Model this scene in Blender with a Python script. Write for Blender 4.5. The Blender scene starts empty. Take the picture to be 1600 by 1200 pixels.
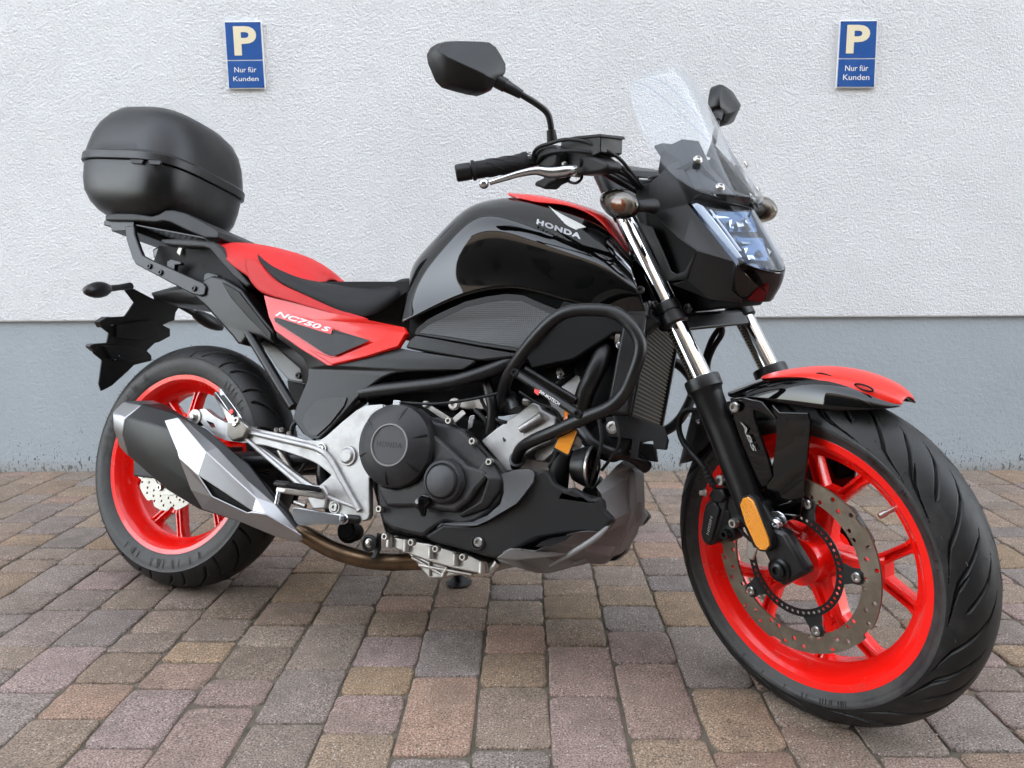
import bpy, bmesh, math, random
import numpy as np
from mathutils import Vector, Matrix
from mathutils.geometry import tessellate_polygon
random.seed(7)
scene = bpy.context.scene
C = scene.collection
R = math.radians

# ---------------------------------------------------------------- camera
FPX, PITCH, YAW, ROLL, CAMH = 1203.061, 0.153789, -0.020447, -0.006802, 0.811983
fwd = Vector((math.sin(YAW)*math.cos(PITCH), math.cos(YAW)*math.cos(PITCH), -math.sin(PITCH)))
rgt = Vector((math.cos(YAW), -math.sin(YAW), 0)); upv = rgt.cross(fwd)
r2 = math.cos(ROLL)*rgt + math.sin(ROLL)*upv; u2 = -math.sin(ROLL)*rgt + math.cos(ROLL)*upv
CAM = Vector((0, 0, CAMH))
cd = bpy.data.cameras.new("camera"); cam = bpy.data.objects.new("camera", cd); C.objects.link(cam)
cam.matrix_world = Matrix(((r2.x, u2.x, -fwd.x, 0), (r2.y, u2.y, -fwd.y, 0), (r2.z, u2.z, -fwd.z, CAMH), (0, 0, 0, 1)))
cd.sensor_width = 36; cd.lens = FPX/1600*36; cd.clip_start = 0.05; cd.clip_end = 2000
scene.camera = cam
# ---------------------------------------------------------------- world, sun, exposure
SUN_EL, SUN_AZ = R(14), R(20)          # sun low behind the house wall: the yard lies in open shade
w = bpy.data.worlds.new("World"); scene.world = w; w.use_nodes = True
nt = w.node_tree; bg = nt.nodes['Background']; bg.inputs[1].default_value = 0.15
sky = nt.nodes.new('ShaderNodeTexSky'); sky.sky_type = 'NISHITA'; sky.sun_disc = False
sky.sun_elevation = SUN_EL; sky.sun_rotation = SUN_AZ; sky.air_density = 1.0; sky.dust_density = 2.5; sky.ozone_density = 1.0
hsv = nt.nodes.new('ShaderNodeHueSaturation'); hsv.inputs['Saturation'].default_value = .32    # thin high cloud pales the blue
nt.links.new(sky.outputs[0], hsv.inputs['Color']); nt.links.new(hsv.outputs[0], bg.inputs[0])
sd = bpy.data.lights.new("sun", 'SUN'); sd.energy = 4.0; sd.angle = R(0.53); sd.color = (1, .84, .66)
so = bpy.data.objects.new("sun", sd); C.objects.link(so)
sdir = Vector((math.sin(SUN_AZ)*math.cos(SUN_EL), math.cos(SUN_AZ)*math.cos(SUN_EL), math.sin(SUN_EL)))
so.rotation_euler = (-sdir).to_track_quat('-Z', 'Y').to_euler()
scene.view_settings.view_transform = 'Standard'; scene.view_settings.look = 'None'
scene.view_settings.exposure = 4.2; scene.view_settings.gamma = 1
scene.view_settings.use_curve_mapping = False
scene.render.engine = 'CYCLES'

# ---------------------------------------------------------------- motorcycle frame: x forward, s to its right, z up
def rotm(ax, a): return Matrix.Rotation(a, 3, Vector(ax).normalized())
RB = rotm((0, 0, 1), -0.393525) @ rotm((1, 0, 0), -0.279913)
TB = Vector((-0.906268, 1.862987, 0))
WB, FT, RT = 1.525, .300, .314
SA = Vector((-math.sin(R(27)), 0, math.cos(R(27)))); AP = Vector((WB+.110, 0, 0))
SM = rotm(SA, -0.591307); SMi = SM.inverted(); RBi = RB.inverted()
def F(v): return AP + SM @ (Vector(v)-AP)               # steered front end -> bike
def V(x, s, z, fr=False):
    v = Vector((x, -s, z)); return F(v) if fr else v
def U(px, py, s, fr=False):                             # point of the photo carried onto the bike's own plane at offset s
    d = (px-800)*r2 - (py-600)*u2 + FPX*fwd
    c = RBi @ (CAM-TB); d = RBi @ d
    if fr:
        c2 = SMi @ (c-AP) + AP; d2 = SMi @ d
        t = (-s-c2.y)/d2.y; return F(c2+t*d2)
    t = (-s-c.y)/d.y; return c+t*d

# ---------------------------------------------------------------- materials
def mat(name, col, rough=.5, metal=0, coat=0, bump=None, spec=.5, trans=0, ior=1.5, var=None, aniso=0):
    m = bpy.data.materials.new(name); m.use_nodes = True; n = m.node_tree; b = n.nodes['Principled BSDF']
    b.inputs['Base Color'].default_value = (*col, 1); b.inputs['Roughness'].default_value = rough
    b.inputs['Metallic'].default_value = metal; b.inputs['Coat Weight'].default_value = coat
    b.inputs['Coat Roughness'].default_value = .03; b.inputs['Specular IOR Level'].default_value = spec
    b.inputs['Transmission Weight'].default_value = trans; b.inputs['IOR'].default_value = ior
    tc = n.nodes.new('ShaderNodeTexCoord')
    if bump:
        sc, st, kind = bump
        if kind == 'noise':
            t = n.nodes.new('ShaderNodeTexNoise'); t.inputs['Scale'].default_value = sc; t.inputs['Detail'].default_value = 3; o = t.outputs[0]
        else:
            t = n.nodes.new('ShaderNodeTexVoronoi'); t.inputs['Scale'].default_value = sc; o = t.outputs[0]
            if kind == 'hex': t.inputs['Randomness'].default_value = 0
        n.links.new(tc.outputs['Object'], t.inputs['Vector'])
        bp = n.nodes.new('ShaderNodeBump'); bp.inputs['Strength'].default_value = st; bp.inputs['Distance'].default_value = .002
        n.links.new(o, bp.inputs['Height']); n.links.new(bp.outputs[0], b.inputs['Normal'])
    if var:                                              # dust and wear: a second colour in soft patches, rougher there
        vc, sc, lo, hi, dr = var
        t = n.nodes.new('ShaderNodeTexNoise'); t.inputs['Scale'].default_value = sc; t.inputs['Detail'].default_value = 6
        t.inputs['Roughness'].default_value = .65
        n.links.new(tc.outputs['Object'], t.inputs['Vector'])
        r_ = n.nodes.new('ShaderNodeMapRange'); r_.inputs[1].default_value = lo; r_.inputs[2].default_value = hi
        n.links.new(t.outputs[0], r_.inputs[0])
        mx = n.nodes.new('ShaderNodeMix'); mx.data_type = 'RGBA'
        mx.inputs[6].default_value = (*col, 1); mx.inputs[7].default_value = (*vc, 1)
        n.links.new(r_.outputs[0], mx.inputs[0]); n.links.new(mx.outputs[2], b.inputs['Base Color'])
        m2 = n.nodes.new('ShaderNodeMapRange'); m2.inputs[3].default_value = rough; m2.inputs[4].default_value = min(1, rough+dr)
        n.links.new(r_.outputs[0], m2.inputs[0]); n.links.new(m2.outputs[0], b.inputs['Roughness'])
    return m
M = dict(
 gloss=mat('gloss black paint', (.0015, .0015, .0015), .035, coat=0, spec=.5),
 satin=mat('grained black plastic', (.007, .007, .0073), .45, spec=.35, bump=(1400, .25, 'noise'), var=((.014, .0135, .013), 14, .5, .85, .12)),
 satin2=mat('soft black plastic', (.011, .011, .0115), .38, spec=.35, bump=(900, .12, 'noise'), var=((.017, .0165, .0155), 9, .5, .85, .12)),
 boxm=mat('top box plastic', (.0045, .0045, .005), .30, spec=.35, bump=(1600, .18, 'noise'), var=((.022, .021, .02), 12, .5, .8, .16)),
 grip=mat('dimpled black plastic', (.028, .028, .028), .45, bump=(230, .35, 'hex')),
 cloth=mat('black seat vinyl', (.010, .010, .011), .55, spec=.3, bump=(1500, .5, 'noise')),
 redvinyl=mat('red seat vinyl', (.56, .014, .014), .5, spec=.3, bump=(420, .3, 'hex')),
 rubber=mat('tyre rubber', (.009, .009, .009), .5, spec=.4, bump=(700, .2, 'noise'), var=((.028, .026, .024), 40, .52, .8, .2)),
 sidewall=mat('tyre sidewall', (.017, .017, .018), .5, bump=(500, .2, 'noise'), var=((.06, .057, .052), 18, .4, .75, .2)),
 sidelet=mat('sidewall lettering', (.006, .006, .006), .45),
 powder=mat('powder coated steel', (.005, .005, .0055), .33, spec=.4, bump=(1800, .15, 'noise'), var=((.02, .019, .018), 25, .55, .8, .1)),
 cover=mat('engine cover paint', (.020, .020, .022), .40, metal=.2, spec=.4, bump=(1500, .3, 'noise'), var=((.045, .043, .04), 16, .45, .8, .12)),
 dark=mat('dark engine parts', (.004, .004, .004), .6, spec=.2, var=((.008, .0075, .007), 40, .5, .8, .1)),
 red=mat('red wheel paint', (.86, .009, .005), .24, coat=.25, spec=.35, var=((.50, .02, .01), 22, .56, .8, .2)),
 redpaint=mat('red panel paint', (.74, .010, .005), .22, coat=.3, spec=.3),
 silver=mat('silver cast aluminium', (.40, .395, .39), .38, metal=.75, bump=(1300, .25, 'noise'), var=((.30, .285, .27), 20, .5, .8, .15)),
 alu=mat('bare aluminium', (.44, .42, .39), .35, metal=.9, bump=(600, .3, 'noise'), var=((.35, .32, .28), 30, .5, .75, .2)),
 polish=mat('polished aluminium', (.55, .56, .58), .24, metal=1),
 matte=mat('matte fairing plastic', (.013, .013, .0135), .58, spec=.35, bump=(1300, .3, 'noise'), var=((.022, .021, .02), 10, .5, .8, .1)),
 redstripe=mat('red mudguard stripe', (.66, .018, .008), .32, spec=.4),
 modblue=mat('dark blue lamp module', (.05, .08, .13), .2, metal=.8),
 sparkle=mat('lamp facet', (.62, .70, .80), .15, metal=1),
 capmet=mat('dark metallic cap', (.055, .055, .057), .42, metal=.5, bump=(1500, .3, 'noise')),
 grey=mat('grey painted plastic', (.19, .185, .18), .42, metal=.2, bump=(1300, .2, 'noise')),
 mufflr=mat('brushed exhaust shield', (.36, .36, .365), .30, metal=.95, bump=(1500, .15, 'noise')),
 chrome=mat('hard chrome', (.78, .79, .80), .05, metal=1),
 disc=mat('brake disc steel', (.15, .12, .09), .42, metal=.7, bump=(900, .2, 'noise'), var=((.22, .19, .15), 30, .45, .7, .1)),
 discnew=mat('pale brake disc steel', (.36, .345, .31), .36, metal=.6, bump=(900, .2, 'noise')),
 bronze=mat('heat tinted header pipe', (.19, .125, .075), .30, metal=.9, var=((.07, .05, .035), 14, .4, .7, .2)),
 amber=mat('amber reflector', (.85, .30, .01), .18, coat=1, bump=(420, 1.0, 'hex')),
 bolt=mat('zinc bolt', (.45, .44, .42), .3, metal=1),
 boltdk=mat('black bolt', (.03, .03, .03), .3, metal=.8),
 white=mat('white lettering', (.75, .75, .75), .4),
 silverp=mat('silver lettering', (.45, .45, .46), .3, metal=.6),
 letter_shade=mat('painted shade of embossed letters', (.008, .008, .008), .4),  # shade of the raised cover letters put into a darker colour
 redtxt=mat('red lettering', (.7, .02, .02), .4),
 mirror=mat('mirror glass', (.8, .8, .8), .02, metal=1),
 radi=mat('radiator core', (.012, .012, .012), .5, metal=.5),
 radfin=mat('radiator fin', (.22, .19, .14), .45, metal=.6),
 orange=mat('amber bulb', (.55, .14, .01), .25, coat=1),
 reflect=mat('headlight reflector', (.20, .28, .42), .12, metal=1),
 hlback=mat('headlight housing', (.02, .045, .10), .22, coat=.5),
)
def glassy(name, col, rough=.0, alpha=.12, tint=(1, 1, 1)):
    m = bpy.data.materials.new(name); m.use_nodes = True; n = m.node_tree
    for x in list(n.nodes): n.nodes.remove(x)
    out = n.nodes.new('ShaderNodeOutputMaterial'); mx = n.nodes.new('ShaderNodeMixShader')
    tr = n.nodes.new('ShaderNodeBsdfTransparent'); tr.inputs[0].default_value = (*tint, 1)
    gl = n.nodes.new('ShaderNodeBsdfGlossy'); gl.inputs[0].default_value = (*col, 1); gl.inputs['Roughness'].default_value = rough
    lw = n.nodes.new('ShaderNodeLayerWeight'); lw.inputs[0].default_value = .5; p5 = n.nodes.new('ShaderNodeMath'); p5.operation = 'POWER'; p5.inputs[1].default_value = 4.0
    n.links.new(lw.outputs['Facing'], p5.inputs[0]); fr = n.nodes.new('ShaderNodeMath'); fr.operation = 'MULTIPLY_ADD'; fr.inputs[1].default_value = .75; fr.inputs[2].default_value = .02
    n.links.new(p5.outputs[0], fr.inputs[0])
    ad = n.nodes.new('ShaderNodeMath'); ad.operation = 'ADD'; ad.inputs[1].default_value = alpha; ad.use_clamp = True
    n.links.new(fr.outputs[0], ad.inputs[0]); n.links.new(ad.outputs[0], mx.inputs[0])
    n.links.new(tr.outputs[0], mx.inputs[1]); n.links.new(gl.outputs[0], mx.inputs[2]); n.links.new(mx.outputs[0], out.inputs[0])
    return m
M['screen'] = glassy('clear windscreen', (1, 1, 1), .01, .0, (.96, .97, .98))
M['lens'] = glassy('clear headlight lens', (1, 1, 1), .01, .0, (.90, .93, .97))
M['guide'] = mat('light guide', (.50, .58, .70), .25, coat=.5)
M['pane'] = mat('dark window pane', (.01, .01, .011), .6, spec=.1)
M['smoke'] = glassy('smoked indicator lens', (1, 1, 1), .06, .04, (.50, .46, .40))
M['darkred'] = mat('dark glossy lens', (.006, .001, .0015), .06, spec=.5)

# ---------------------------------------------------------------- mesh helpers
ROOT = None
def link(name, bm, m, parent=None, smooth=True, sub=0, bevel=0, solid=0, label=None, flat=False, angle=40, mats=None):
    me = bpy.data.meshes.new(name)
    bmesh.ops.remove_doubles(bm, verts=bm.verts, dist=1e-6)
    bmesh.ops.recalc_face_normals(bm, faces=bm.faces)
    bm.to_mesh(me); bm.free()
    o = bpy.data.objects.new(name, me); C.objects.link(o)
    for mm in (mats or [m]): me.materials.append(M[mm] if isinstance(mm, str) else mm)
    o.parent = parent
    if solid: s = o.modifiers.new('s', 'SOLIDIFY'); s.thickness = solid; s.offset = 0
    if bevel: b = o.modifiers.new('b', 'BEVEL'); b.width = bevel; b.segments = 2; b.limit_method = 'ANGLE'; b.angle_limit = R(30)
    if sub: s = o.modifiers.new('u', 'SUBSURF'); s.levels = sub; s.render_levels = sub
    if smooth:
        for p in me.polygons: p.use_smooth = True
        if not sub or bevel or solid: me.set_sharp_from_angle(angle=R(angle))
    if label: o['label'] = label
    return o
def tube_into(bm, pts, r, n=12, smooth=True, seg=6, closed=False, caps=True):
    pts = [Vector(p) for p in pts]; rs = r if isinstance(r, (list, tuple)) else [r]*len(pts)
    if smooth and len(pts) > 2:
        P, Q = [], []
        k = len(pts); rng = range(k if closed else k-1)
        for i in rng:
            g = (lambda j: pts[j % k]) if closed else (lambda j: pts[max(0, min(k-1, j))])
            p0, p1, p2, p3 = g(i-1), g(i), g(i+1), g(i+2)
            for t in range(seg):
                t /= seg
                P.append(.5*((2*p1)+(p2-p0)*t+(2*p0-5*p1+4*p2-p3)*t*t+(3*p1-p0-3*p2+p3)*t**3))
                Q.append(rs[i]*(1-t)+rs[(i+1) % k]*t)
        if not closed: P.append(pts[-1]); Q.append(rs[-1])
        pts, rs = P, Q
    rings = []; nrm = None; k = len(pts)
    for i, p in enumerate(pts):
        a = pts[(i-1) % k] if (closed or i) else p; b = pts[(i+1) % k] if (closed or i < k-1) else p
        t = (b-a).normalized()
        if nrm is None: nrm = t.orthogonal().normalized()
        nrm = (nrm - t*nrm.dot(t)).normalized(); bn = t.cross(nrm)
        rings.append([bm.verts.new(p+rs[i]*(math.cos(2*math.pi*j/n)*nrm+math.sin(2*math.pi*j/n)*bn)) for j in range(n)])
    for i in range(k if closed else k-1):
        A, B = rings[i], rings[(i+1) % k]
        for j in range(n): bm.faces.new((A[j], A[(j+1) % n], B[(j+1) % n], B[j]))
    if caps and not closed:
        bm.faces.new(rings[0]); bm.faces.new(rings[-1])
def tube(name, pts, r, m, parent, **k):
    bm = bmesh.new(); lab = k.pop('label', None); tube_into(bm, pts, r, **k); return link(name, bm, m, parent, label=lab)
def frame_of(ax):
    ax = Vector(ax).normalized(); a = ax.orthogonal().normalized(); return ax, a, ax.cross(a)
def lathe_into(bm, c, ax, prof, n=48, a0=None, mi=0):
    ax = Vector(ax).normalized(); u = (Vector(a0) if a0 else ax.orthogonal()); u = (u-ax*u.dot(ax)).normalized(); v = ax.cross(u); c = Vector(c)
    rings = []
    for (r, h) in prof:
        if r < 1e-6: rings.append([bm.verts.new(c+ax*h)])
        else: rings.append([bm.verts.new(c+ax*h+r*(math.cos(2*math.pi*j/n)*u+math.sin(2*math.pi*j/n)*v)) for j in range(n)])
    for A, B in zip(rings, rings[1:]):
        for j in range(n):
            if len(A) == 1 and len(B) == 1: continue
            if len(A) == 1: f = bm.faces.new((A[0], B[j], B[(j+1) % n]))
            elif len(B) == 1: f = bm.faces.new((A[j], A[(j+1) % n], B[0]))
            else: f = bm.faces.new((A[j], A[(j+1) % n], B[(j+1) % n], B[j]))
            f.material_index = mi
def lathe(name, c, ax, prof, m, parent, n=48, **k):
    bm = bmesh.new(); lathe_into(bm, c, ax, prof, n); return link(name, bm, m, parent, **k)
def cyl_into(bm, a, b, r, n=20, ch=.15, r1=None):
    a, b = Vector(a), Vector(b); L = (b-a).length; r1 = r if r1 is None else r1; c = min(r, r1, L)*ch
    lathe_into(bm, a, b-a, [(0, 0), (r-c, 0), (r, c), (r1, L-c), (r1-c, L), (0, L)], n)
def cyl(name, a, b, r, m, parent, **k):
    n = k.pop('n', 20); r1 = k.pop('r1', None); bm = bmesh.new(); cyl_into(bm, a, b, r, n, r1=r1); return link(name, bm, m, parent, **k)
def poly_into(bm, outline, depth):                       # closed outline (3D), extruded by the vector depth
    top = [bm.verts.new(p) for p in outline]; bot = [bm.verts.new(p+depth) for p in outline]
    for vs, fl in ((top, 0), (bot, 1)):
        for t in tessellate_polygon([[v.co for v in vs]]):
            try: bm.faces.new([vs[i] for i in t])
            except ValueError: pass
    n = len(top)
    for i in range(n): bm.faces.new((top[i], top[(i+1) % n], bot[(i+1) % n], bot[i]))
def smooth_outline(pts, seg=4, sharp=()):
    P = []; k = len(pts)
    for i in range(k):
        p0, p1, p2, p3 = pts[i-1], pts[i], pts[(i+1) % k], pts[(i+2) % k]
        if i in sharp: p0 = p1
        if (i+1) % k in sharp: p3 = p2
        for t in range(seg):
            t /= seg
            P.append(.5*((2*p1)+(p2-p0)*t+(2*p0-5*p1+4*p2-p3)*t*t+(3*p1-p0-3*p2+p3)*t**3))
    return P
def flat_s(px):                                          # one plane through the traced offsets
    A = np.array([[p[0], p[1], 1] for p in px]); c, *_ = np.linalg.lstsq(A, np.array([p[2] for p in px]), rcond=None)
    return [(p[0], p[1], float(A[i] @ c)) for i, p in enumerate(px)]
def plate(name, px, s, th, m, parent, fr=False, bevel=.0025, sm=0, sharp=(), label=None, puff=0, flat=False):
    """an outline of the photo on the bike plane s (or with its own s per point), th thick inwards"""
    if flat: px = flat_s(px)
    pts = [U(p[0], p[1], p[2] if len(p) > 2 else s, fr) for p in px]
    if sm: pts = smooth_outline(pts, sm, sharp)
    d = Vector((0, th, 0)); d = SM @ d if fr else d
    bm = bmesh.new(); poly_into(bm, pts, d)
    o = link(name, bm, m, parent, smooth=True, angle=35, label=label)
    bmesh_dissolve(o)
    if bevel:
        b = o.modifiers.new('b', 'BEVEL'); b.width = bevel; b.segments = 3; b.limit_method = 'ANGLE'; b.angle_limit = R(40)
        o.data.set_sharp_from_angle(angle=R(60))
    return o
def bmesh_dissolve(o):
    bm = bmesh.new(); bm.from_mesh(o.data)
    bmesh.ops.dissolve_limit(bm, angle_limit=R(.5), verts=bm.verts, edges=bm.edges)
    bm.to_mesh(o.data); bm.free()
    for p in o.data.polygons: p.use_smooth = True
def grid_into(bm, rows, close=False):
    vs = [[bm.verts.new(p) for p in r] for r in rows]
    for A, B in zip(vs, vs[1:]):
        for j in range(len(A)-1): bm.faces.new((A[j], A[j+1], B[j+1], B[j]))
    return vs
def flipy(v, fr=False):
    if fr:
        l = SMi @ (v-AP)+AP; return F((l.x, -l.y, l.z))
    return Vector((v.x, -v.y, v.z))
def shell(name, rows, m, parent, fr=False, mirror=True, top=None, sub=2, solid=.004, label=None, crease=()):
    """rows of traced points (px,py,s) from the top edge down; mirrored to the bike's left and joined over the top.
    top = (lift, dx): adds a centre line above the first row"""
    P = [[U(*p, fr) if not isinstance(p, Vector) else p for p in r] for r in rows]
    bm = bmesh.new()
    if mirror:
        L = [[flipy(v, fr) for v in r] for r in P]
        mid = []
        if top is not None:
            up = (SM @ Vector((0, 0, top))) if fr else Vector((0, 0, top))
            mid = [[(a+b)/2+up for a, b in zip(P[0], L[0])]]
        rows2 = P[::-1]+mid+L
    else: rows2 = P
    vs = grid_into(bm, rows2)
    if crease:
        cl = bm.edges.layers.float.new('crease_edge'); nR = len(P)
        for rr in crease:
            idx = [nR-1-rr] + ([nR+len(mid)+rr] if mirror else [])
            if not mirror: idx = [rr]
            for ii in idx:
                for a, b in zip(vs[ii], vs[ii][1:]):
                    e = bm.edges.get((a, b))
                    if e: e[cl] = .8
    o = link(name, bm, m, parent, sub=sub, solid=0, label=label)
    if solid:
        s = o.modifiers.new('s', 'SOLIDIFY'); s.thickness = solid; s.offset = -1
        s2 = o.modifiers; s2.move(len(s2)-1, 0) if False else None
    return o
def socket_bolt(bm, p, ax, r=.007, h=.006):
    ax = Vector(ax).normalized(); p = Vector(p)
    lathe_into(bm, p, ax, [(0, 0), (r, 0), (r, h*.75), (r*.85, h), (r*.5, h), (r*.45, h*.35), (0, h*.35)], 16)
def hex_bolt(bm, p, ax, r=.006, h=.006):
    lathe_into(bm, p, ax, [(r*1.5, 0), (r*1.5, h*.25), (r, h*.3)], 16)
    lathe_into(bm, p, ax, [(r, 0), (r, h*.9), (r*.8, h), (0, h)], 6)
OUT = Vector((0, -1, 0))
def bolts(name, pts, m, parent, ax=OUT, r=.007, h=.006, hexa=False):
    for p in pts:
        bm = bmesh.new(); (hex_bolt if hexa else socket_bolt)(bm, p, ax, r, h); link(name, bm, m, parent, angle=30)
def text(name, s, o, xe, up, m, parent, font_shear=0, depth=.0006, bold=.0, spacing=1.0, nrm=None):
    """lettering laid between the points o and xe, its height along up"""
    cu = bpy.data.curves.new(name, 'FONT'); cu.body = s; cu.offset = bold; cu.space_character = spacing; cu.shear = font_shear; cu.resolution_u = 4
    tmp = bpy.data.objects.new(name, cu); C.objects.link(tmp)
    dg = bpy.context.evaluated_depsgraph_get(); me = bpy.data.meshes.new_from_object(tmp.evaluated_get(dg)); bpy.data.objects.remove(tmp)
    xs = [v.co.x for v in me.vertices]; ys = [v.co.y for v in me.vertices]
    x0, x1, y0, y1 = min(xs), max(xs), min(ys), max(ys)
    o, xe, up = Vector(o), Vector(xe), Vector(up); X = xe-o; Y = up-o
    N = X.cross(Y).normalized()
    bm = bmesh.new(); bm.from_mesh(me)
    for v in bm.verts: v.co = o + X*((v.co.x-x0)/(x1-x0)) + Y*((v.co.y-y0)/(y1-y0))
    r = bmesh.ops.extrude_face_region(bm, geom=bm.faces[:])
    for v in [g for g in r['geom'] if isinstance(g, bmesh.types.BMVert)]: v.co += N*depth
    me2 = bpy.data.meshes.new(name); bmesh.ops.recalc_face_normals(bm, faces=bm.faces)
    for f_ in bm.faces: f_.smooth = False
    bm.to_mesh(me2); bm.free()
    ob = bpy.data.objects.new(name, me2); C.objects.link(ob); me2.materials.append(M[m]); ob.parent = parent
    return ob
def empty(name, label, cat, mw=None, group=None):
    o = bpy.data.objects.new(name, None); C.objects.link(o); o.empty_display_size = .1
    if mw is not None: o.matrix_world = mw
    o['label'] = label; o['category'] = cat
    if group: o['group'] = group
    return o

# ================================================================ setting
WALLD, HB = 2.988, 0.604
def ground_hit(px, py):
    d = (px-800)*r2 - (py-600)*u2 + FPX*fwd; return CAM+d*(-CAM.z/d.z)
def wall_hit(px, py, y):
    d = (px-800)*r2 - (py-600)*u2 + FPX*fwd; return CAM+d*(y/d.y)
def nodes(m): return m.node_tree, m.node_tree.nodes['Principled BSDF']
def N(nt, kind, **k):
    n = nt.nodes.new(kind)
    for a, b in k.items():
        if hasattr(n, a): setattr(n, a, b)
        else: n.inputs[a].default_value = b
    return n
def plaster(name, col, coarse, st, dist, stain=False):
    m = mat(name, col, .85, spec=.3); nt, b = nodes(m)
    tc = N(nt, 'ShaderNodeTexCoord')
    n1 = N(nt, 'ShaderNodeTexNoise', Scale=coarse, Detail=2.0, Roughness=.55, Distortion=1.6)
    n2 = N(nt, 'ShaderNodeTexNoise', Scale=coarse*3.1, Detail=2.0)
    v = N(nt, 'ShaderNodeTexVoronoi', Scale=coarse*.9)
    for t in (n1, n2, v): nt.links.new(tc.outputs['Object'], t.inputs['Vector'])
    ad = N(nt, 'ShaderNodeMath', operation='MULTIPLY_ADD'); ad.inputs[1].default_value = .35
    nt.links.new(n2.outputs[0], ad.inputs[0]); nt.links.new(n1.outputs[0], ad.inputs[2])
    ad2 = N(nt, 'ShaderNodeMath', operation='MULTIPLY_ADD'); ad2.inputs[1].default_value = .45
    nt.links.new(v.outputs[0], ad2.inputs[0]); nt.links.new(ad.outputs[0], ad2.inputs[2])
    bp = N(nt, 'ShaderNodeBump'); bp.inputs['Strength'].default_value = st; bp.inputs['Distance'].default_value = dist
    nt.links.new(ad2.outputs[0], bp.inputs['Height']); nt.links.new(bp.outputs[0], b.inputs['Normal'])
    big = N(nt, 'ShaderNodeTexNoise', Scale=1.7, Detail=7.0, Roughness=.7)
    nt.links.new(tc.outputs['Object'], big.inputs['Vector'])
    mr = N(nt, 'ShaderNodeMapRange'); mr.inputs[1].default_value = .3; mr.inputs[2].default_value = .75; mr.inputs[3].default_value = 1.04; mr.inputs[4].default_value = .90
    nt.links.new(big.outputs[0], mr.inputs[0])
    hs = N(nt, 'ShaderNodeHueSaturation'); hs.inputs['Color'].default_value = (*col, 1)
    nt.links.new(mr.outputs[0], hs.inputs['Value']); last = hs.outputs[0]
    if stain:                                            # splash marks and flaking paint near the ground
        se = N(nt, 'ShaderNodeSeparateXYZ'); nt.links.new(tc.outputs['Object'], se.inputs[0])
        mp = N(nt, 'ShaderNodeMapping'); mp.inputs['Scale'].default_value = (1, 1, .42)
        nt.links.new(tc.outputs['Object'], mp.inputs[0])
        for sc, gate0, gate1, dark, zmax in ((75, .53, .76, (.055, .05, .045), .13), (170, .60, .80, (.07, .065, .06), .55)):
            sp = N(nt, 'ShaderNodeTexNoise', Scale=float(sc), Detail=3.0, Roughness=.6); nt.links.new(mp.outputs[0], sp.inputs['Vector'])
            th = N(nt, 'ShaderNodeMapRange'); th.inputs[1].default_value = 0; th.inputs[2].default_value = zmax; th.inputs[3].default_value = gate0; th.inputs[4].default_value = gate1
            nt.links.new(se.outputs[2], th.inputs[0])
            gt = N(nt, 'ShaderNodeMath', operation='SUBTRACT'); nt.links.new(sp.outputs[0], gt.inputs[0]); nt.links.new(th.outputs[0], gt.inputs[1])
            ml = N(nt, 'ShaderNodeMath', operation='MULTIPLY', use_clamp=True); ml.inputs[1].default_value = 22; nt.links.new(gt.outputs[0], ml.inputs[0])
            mx = N(nt, 'ShaderNodeMix', data_type='RGBA'); nt.links.new(ml.outputs[0], mx.inputs[0]); nt.links.new(last, mx.inputs[6]); mx.inputs[7].default_value = (*dark, 1)
            last = mx.outputs[2]
        # dusty line at the foot
        fd = N(nt, 'ShaderNodeMapRange'); fd.inputs[1].default_value = 0.0; fd.inputs[2].default_value = .05; fd.inputs[3].default_value = .55; fd.inputs[4].default_value = 0
        nt.links.new(se.outputs[2], fd.inputs[0])
        mx = N(nt, 'ShaderNodeMix', data_type='RGBA'); nt.links.new(fd.outputs[0], mx.inputs[0]); nt.links.new(last, mx.inputs[6]); mx.inputs[7].default_value = (.30, .29, .26, 1)
        last = mx.outputs[2]
    nt.links.new(last, b.inputs['Base Color'])
    return m
def box_into(bm, a, b):
    (x0, y0, z0), (x1, y1, z1) = a, b
    v = [bm.verts.new(p) for p in ((x0, y0, z0), (x1, y0, z0), (x1, y1, z0), (x0, y1, z0), (x0, y0, z1), (x1, y0, z1), (x1, y1, z1), (x0, y1, z1))]
    for f in ((0, 1, 2, 3), (4, 5, 6, 7), (0, 1, 5, 4), (1, 2, 6, 5), (2, 3, 7, 6), (3, 0, 4, 7)): bm.faces.new([v[i] for i in f])
house = empty('house', 'house with white rough plaster wall above a blue grey plinth behind the motorcycle', 'house', Matrix.Translation((0, WALLD, 0)))
bm = bmesh.new(); box_into(bm, (-30, 0.001, -.3), (30, 7.99, HB)); pl = link('plinth', bm, plaster('blue grey plinth paint', (.375, .42, .45), 60, .5, .004, True), house, smooth=False)
bm = bmesh.new(); box_into(bm, (-30, -.012, HB), (30, 8, 10.4)); link('plaster_wall', bm, plaster('white rough plaster', (.80, .815, .82), 120, .85, .008), house, smooth=False, bevel=.006)
bm = bmesh.new(); box_into(bm, (-30.3, -.3, 10.4), (30.3, 8.3, 10.65)); link('roof', bm, 'grey', house, smooth=False)

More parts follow.
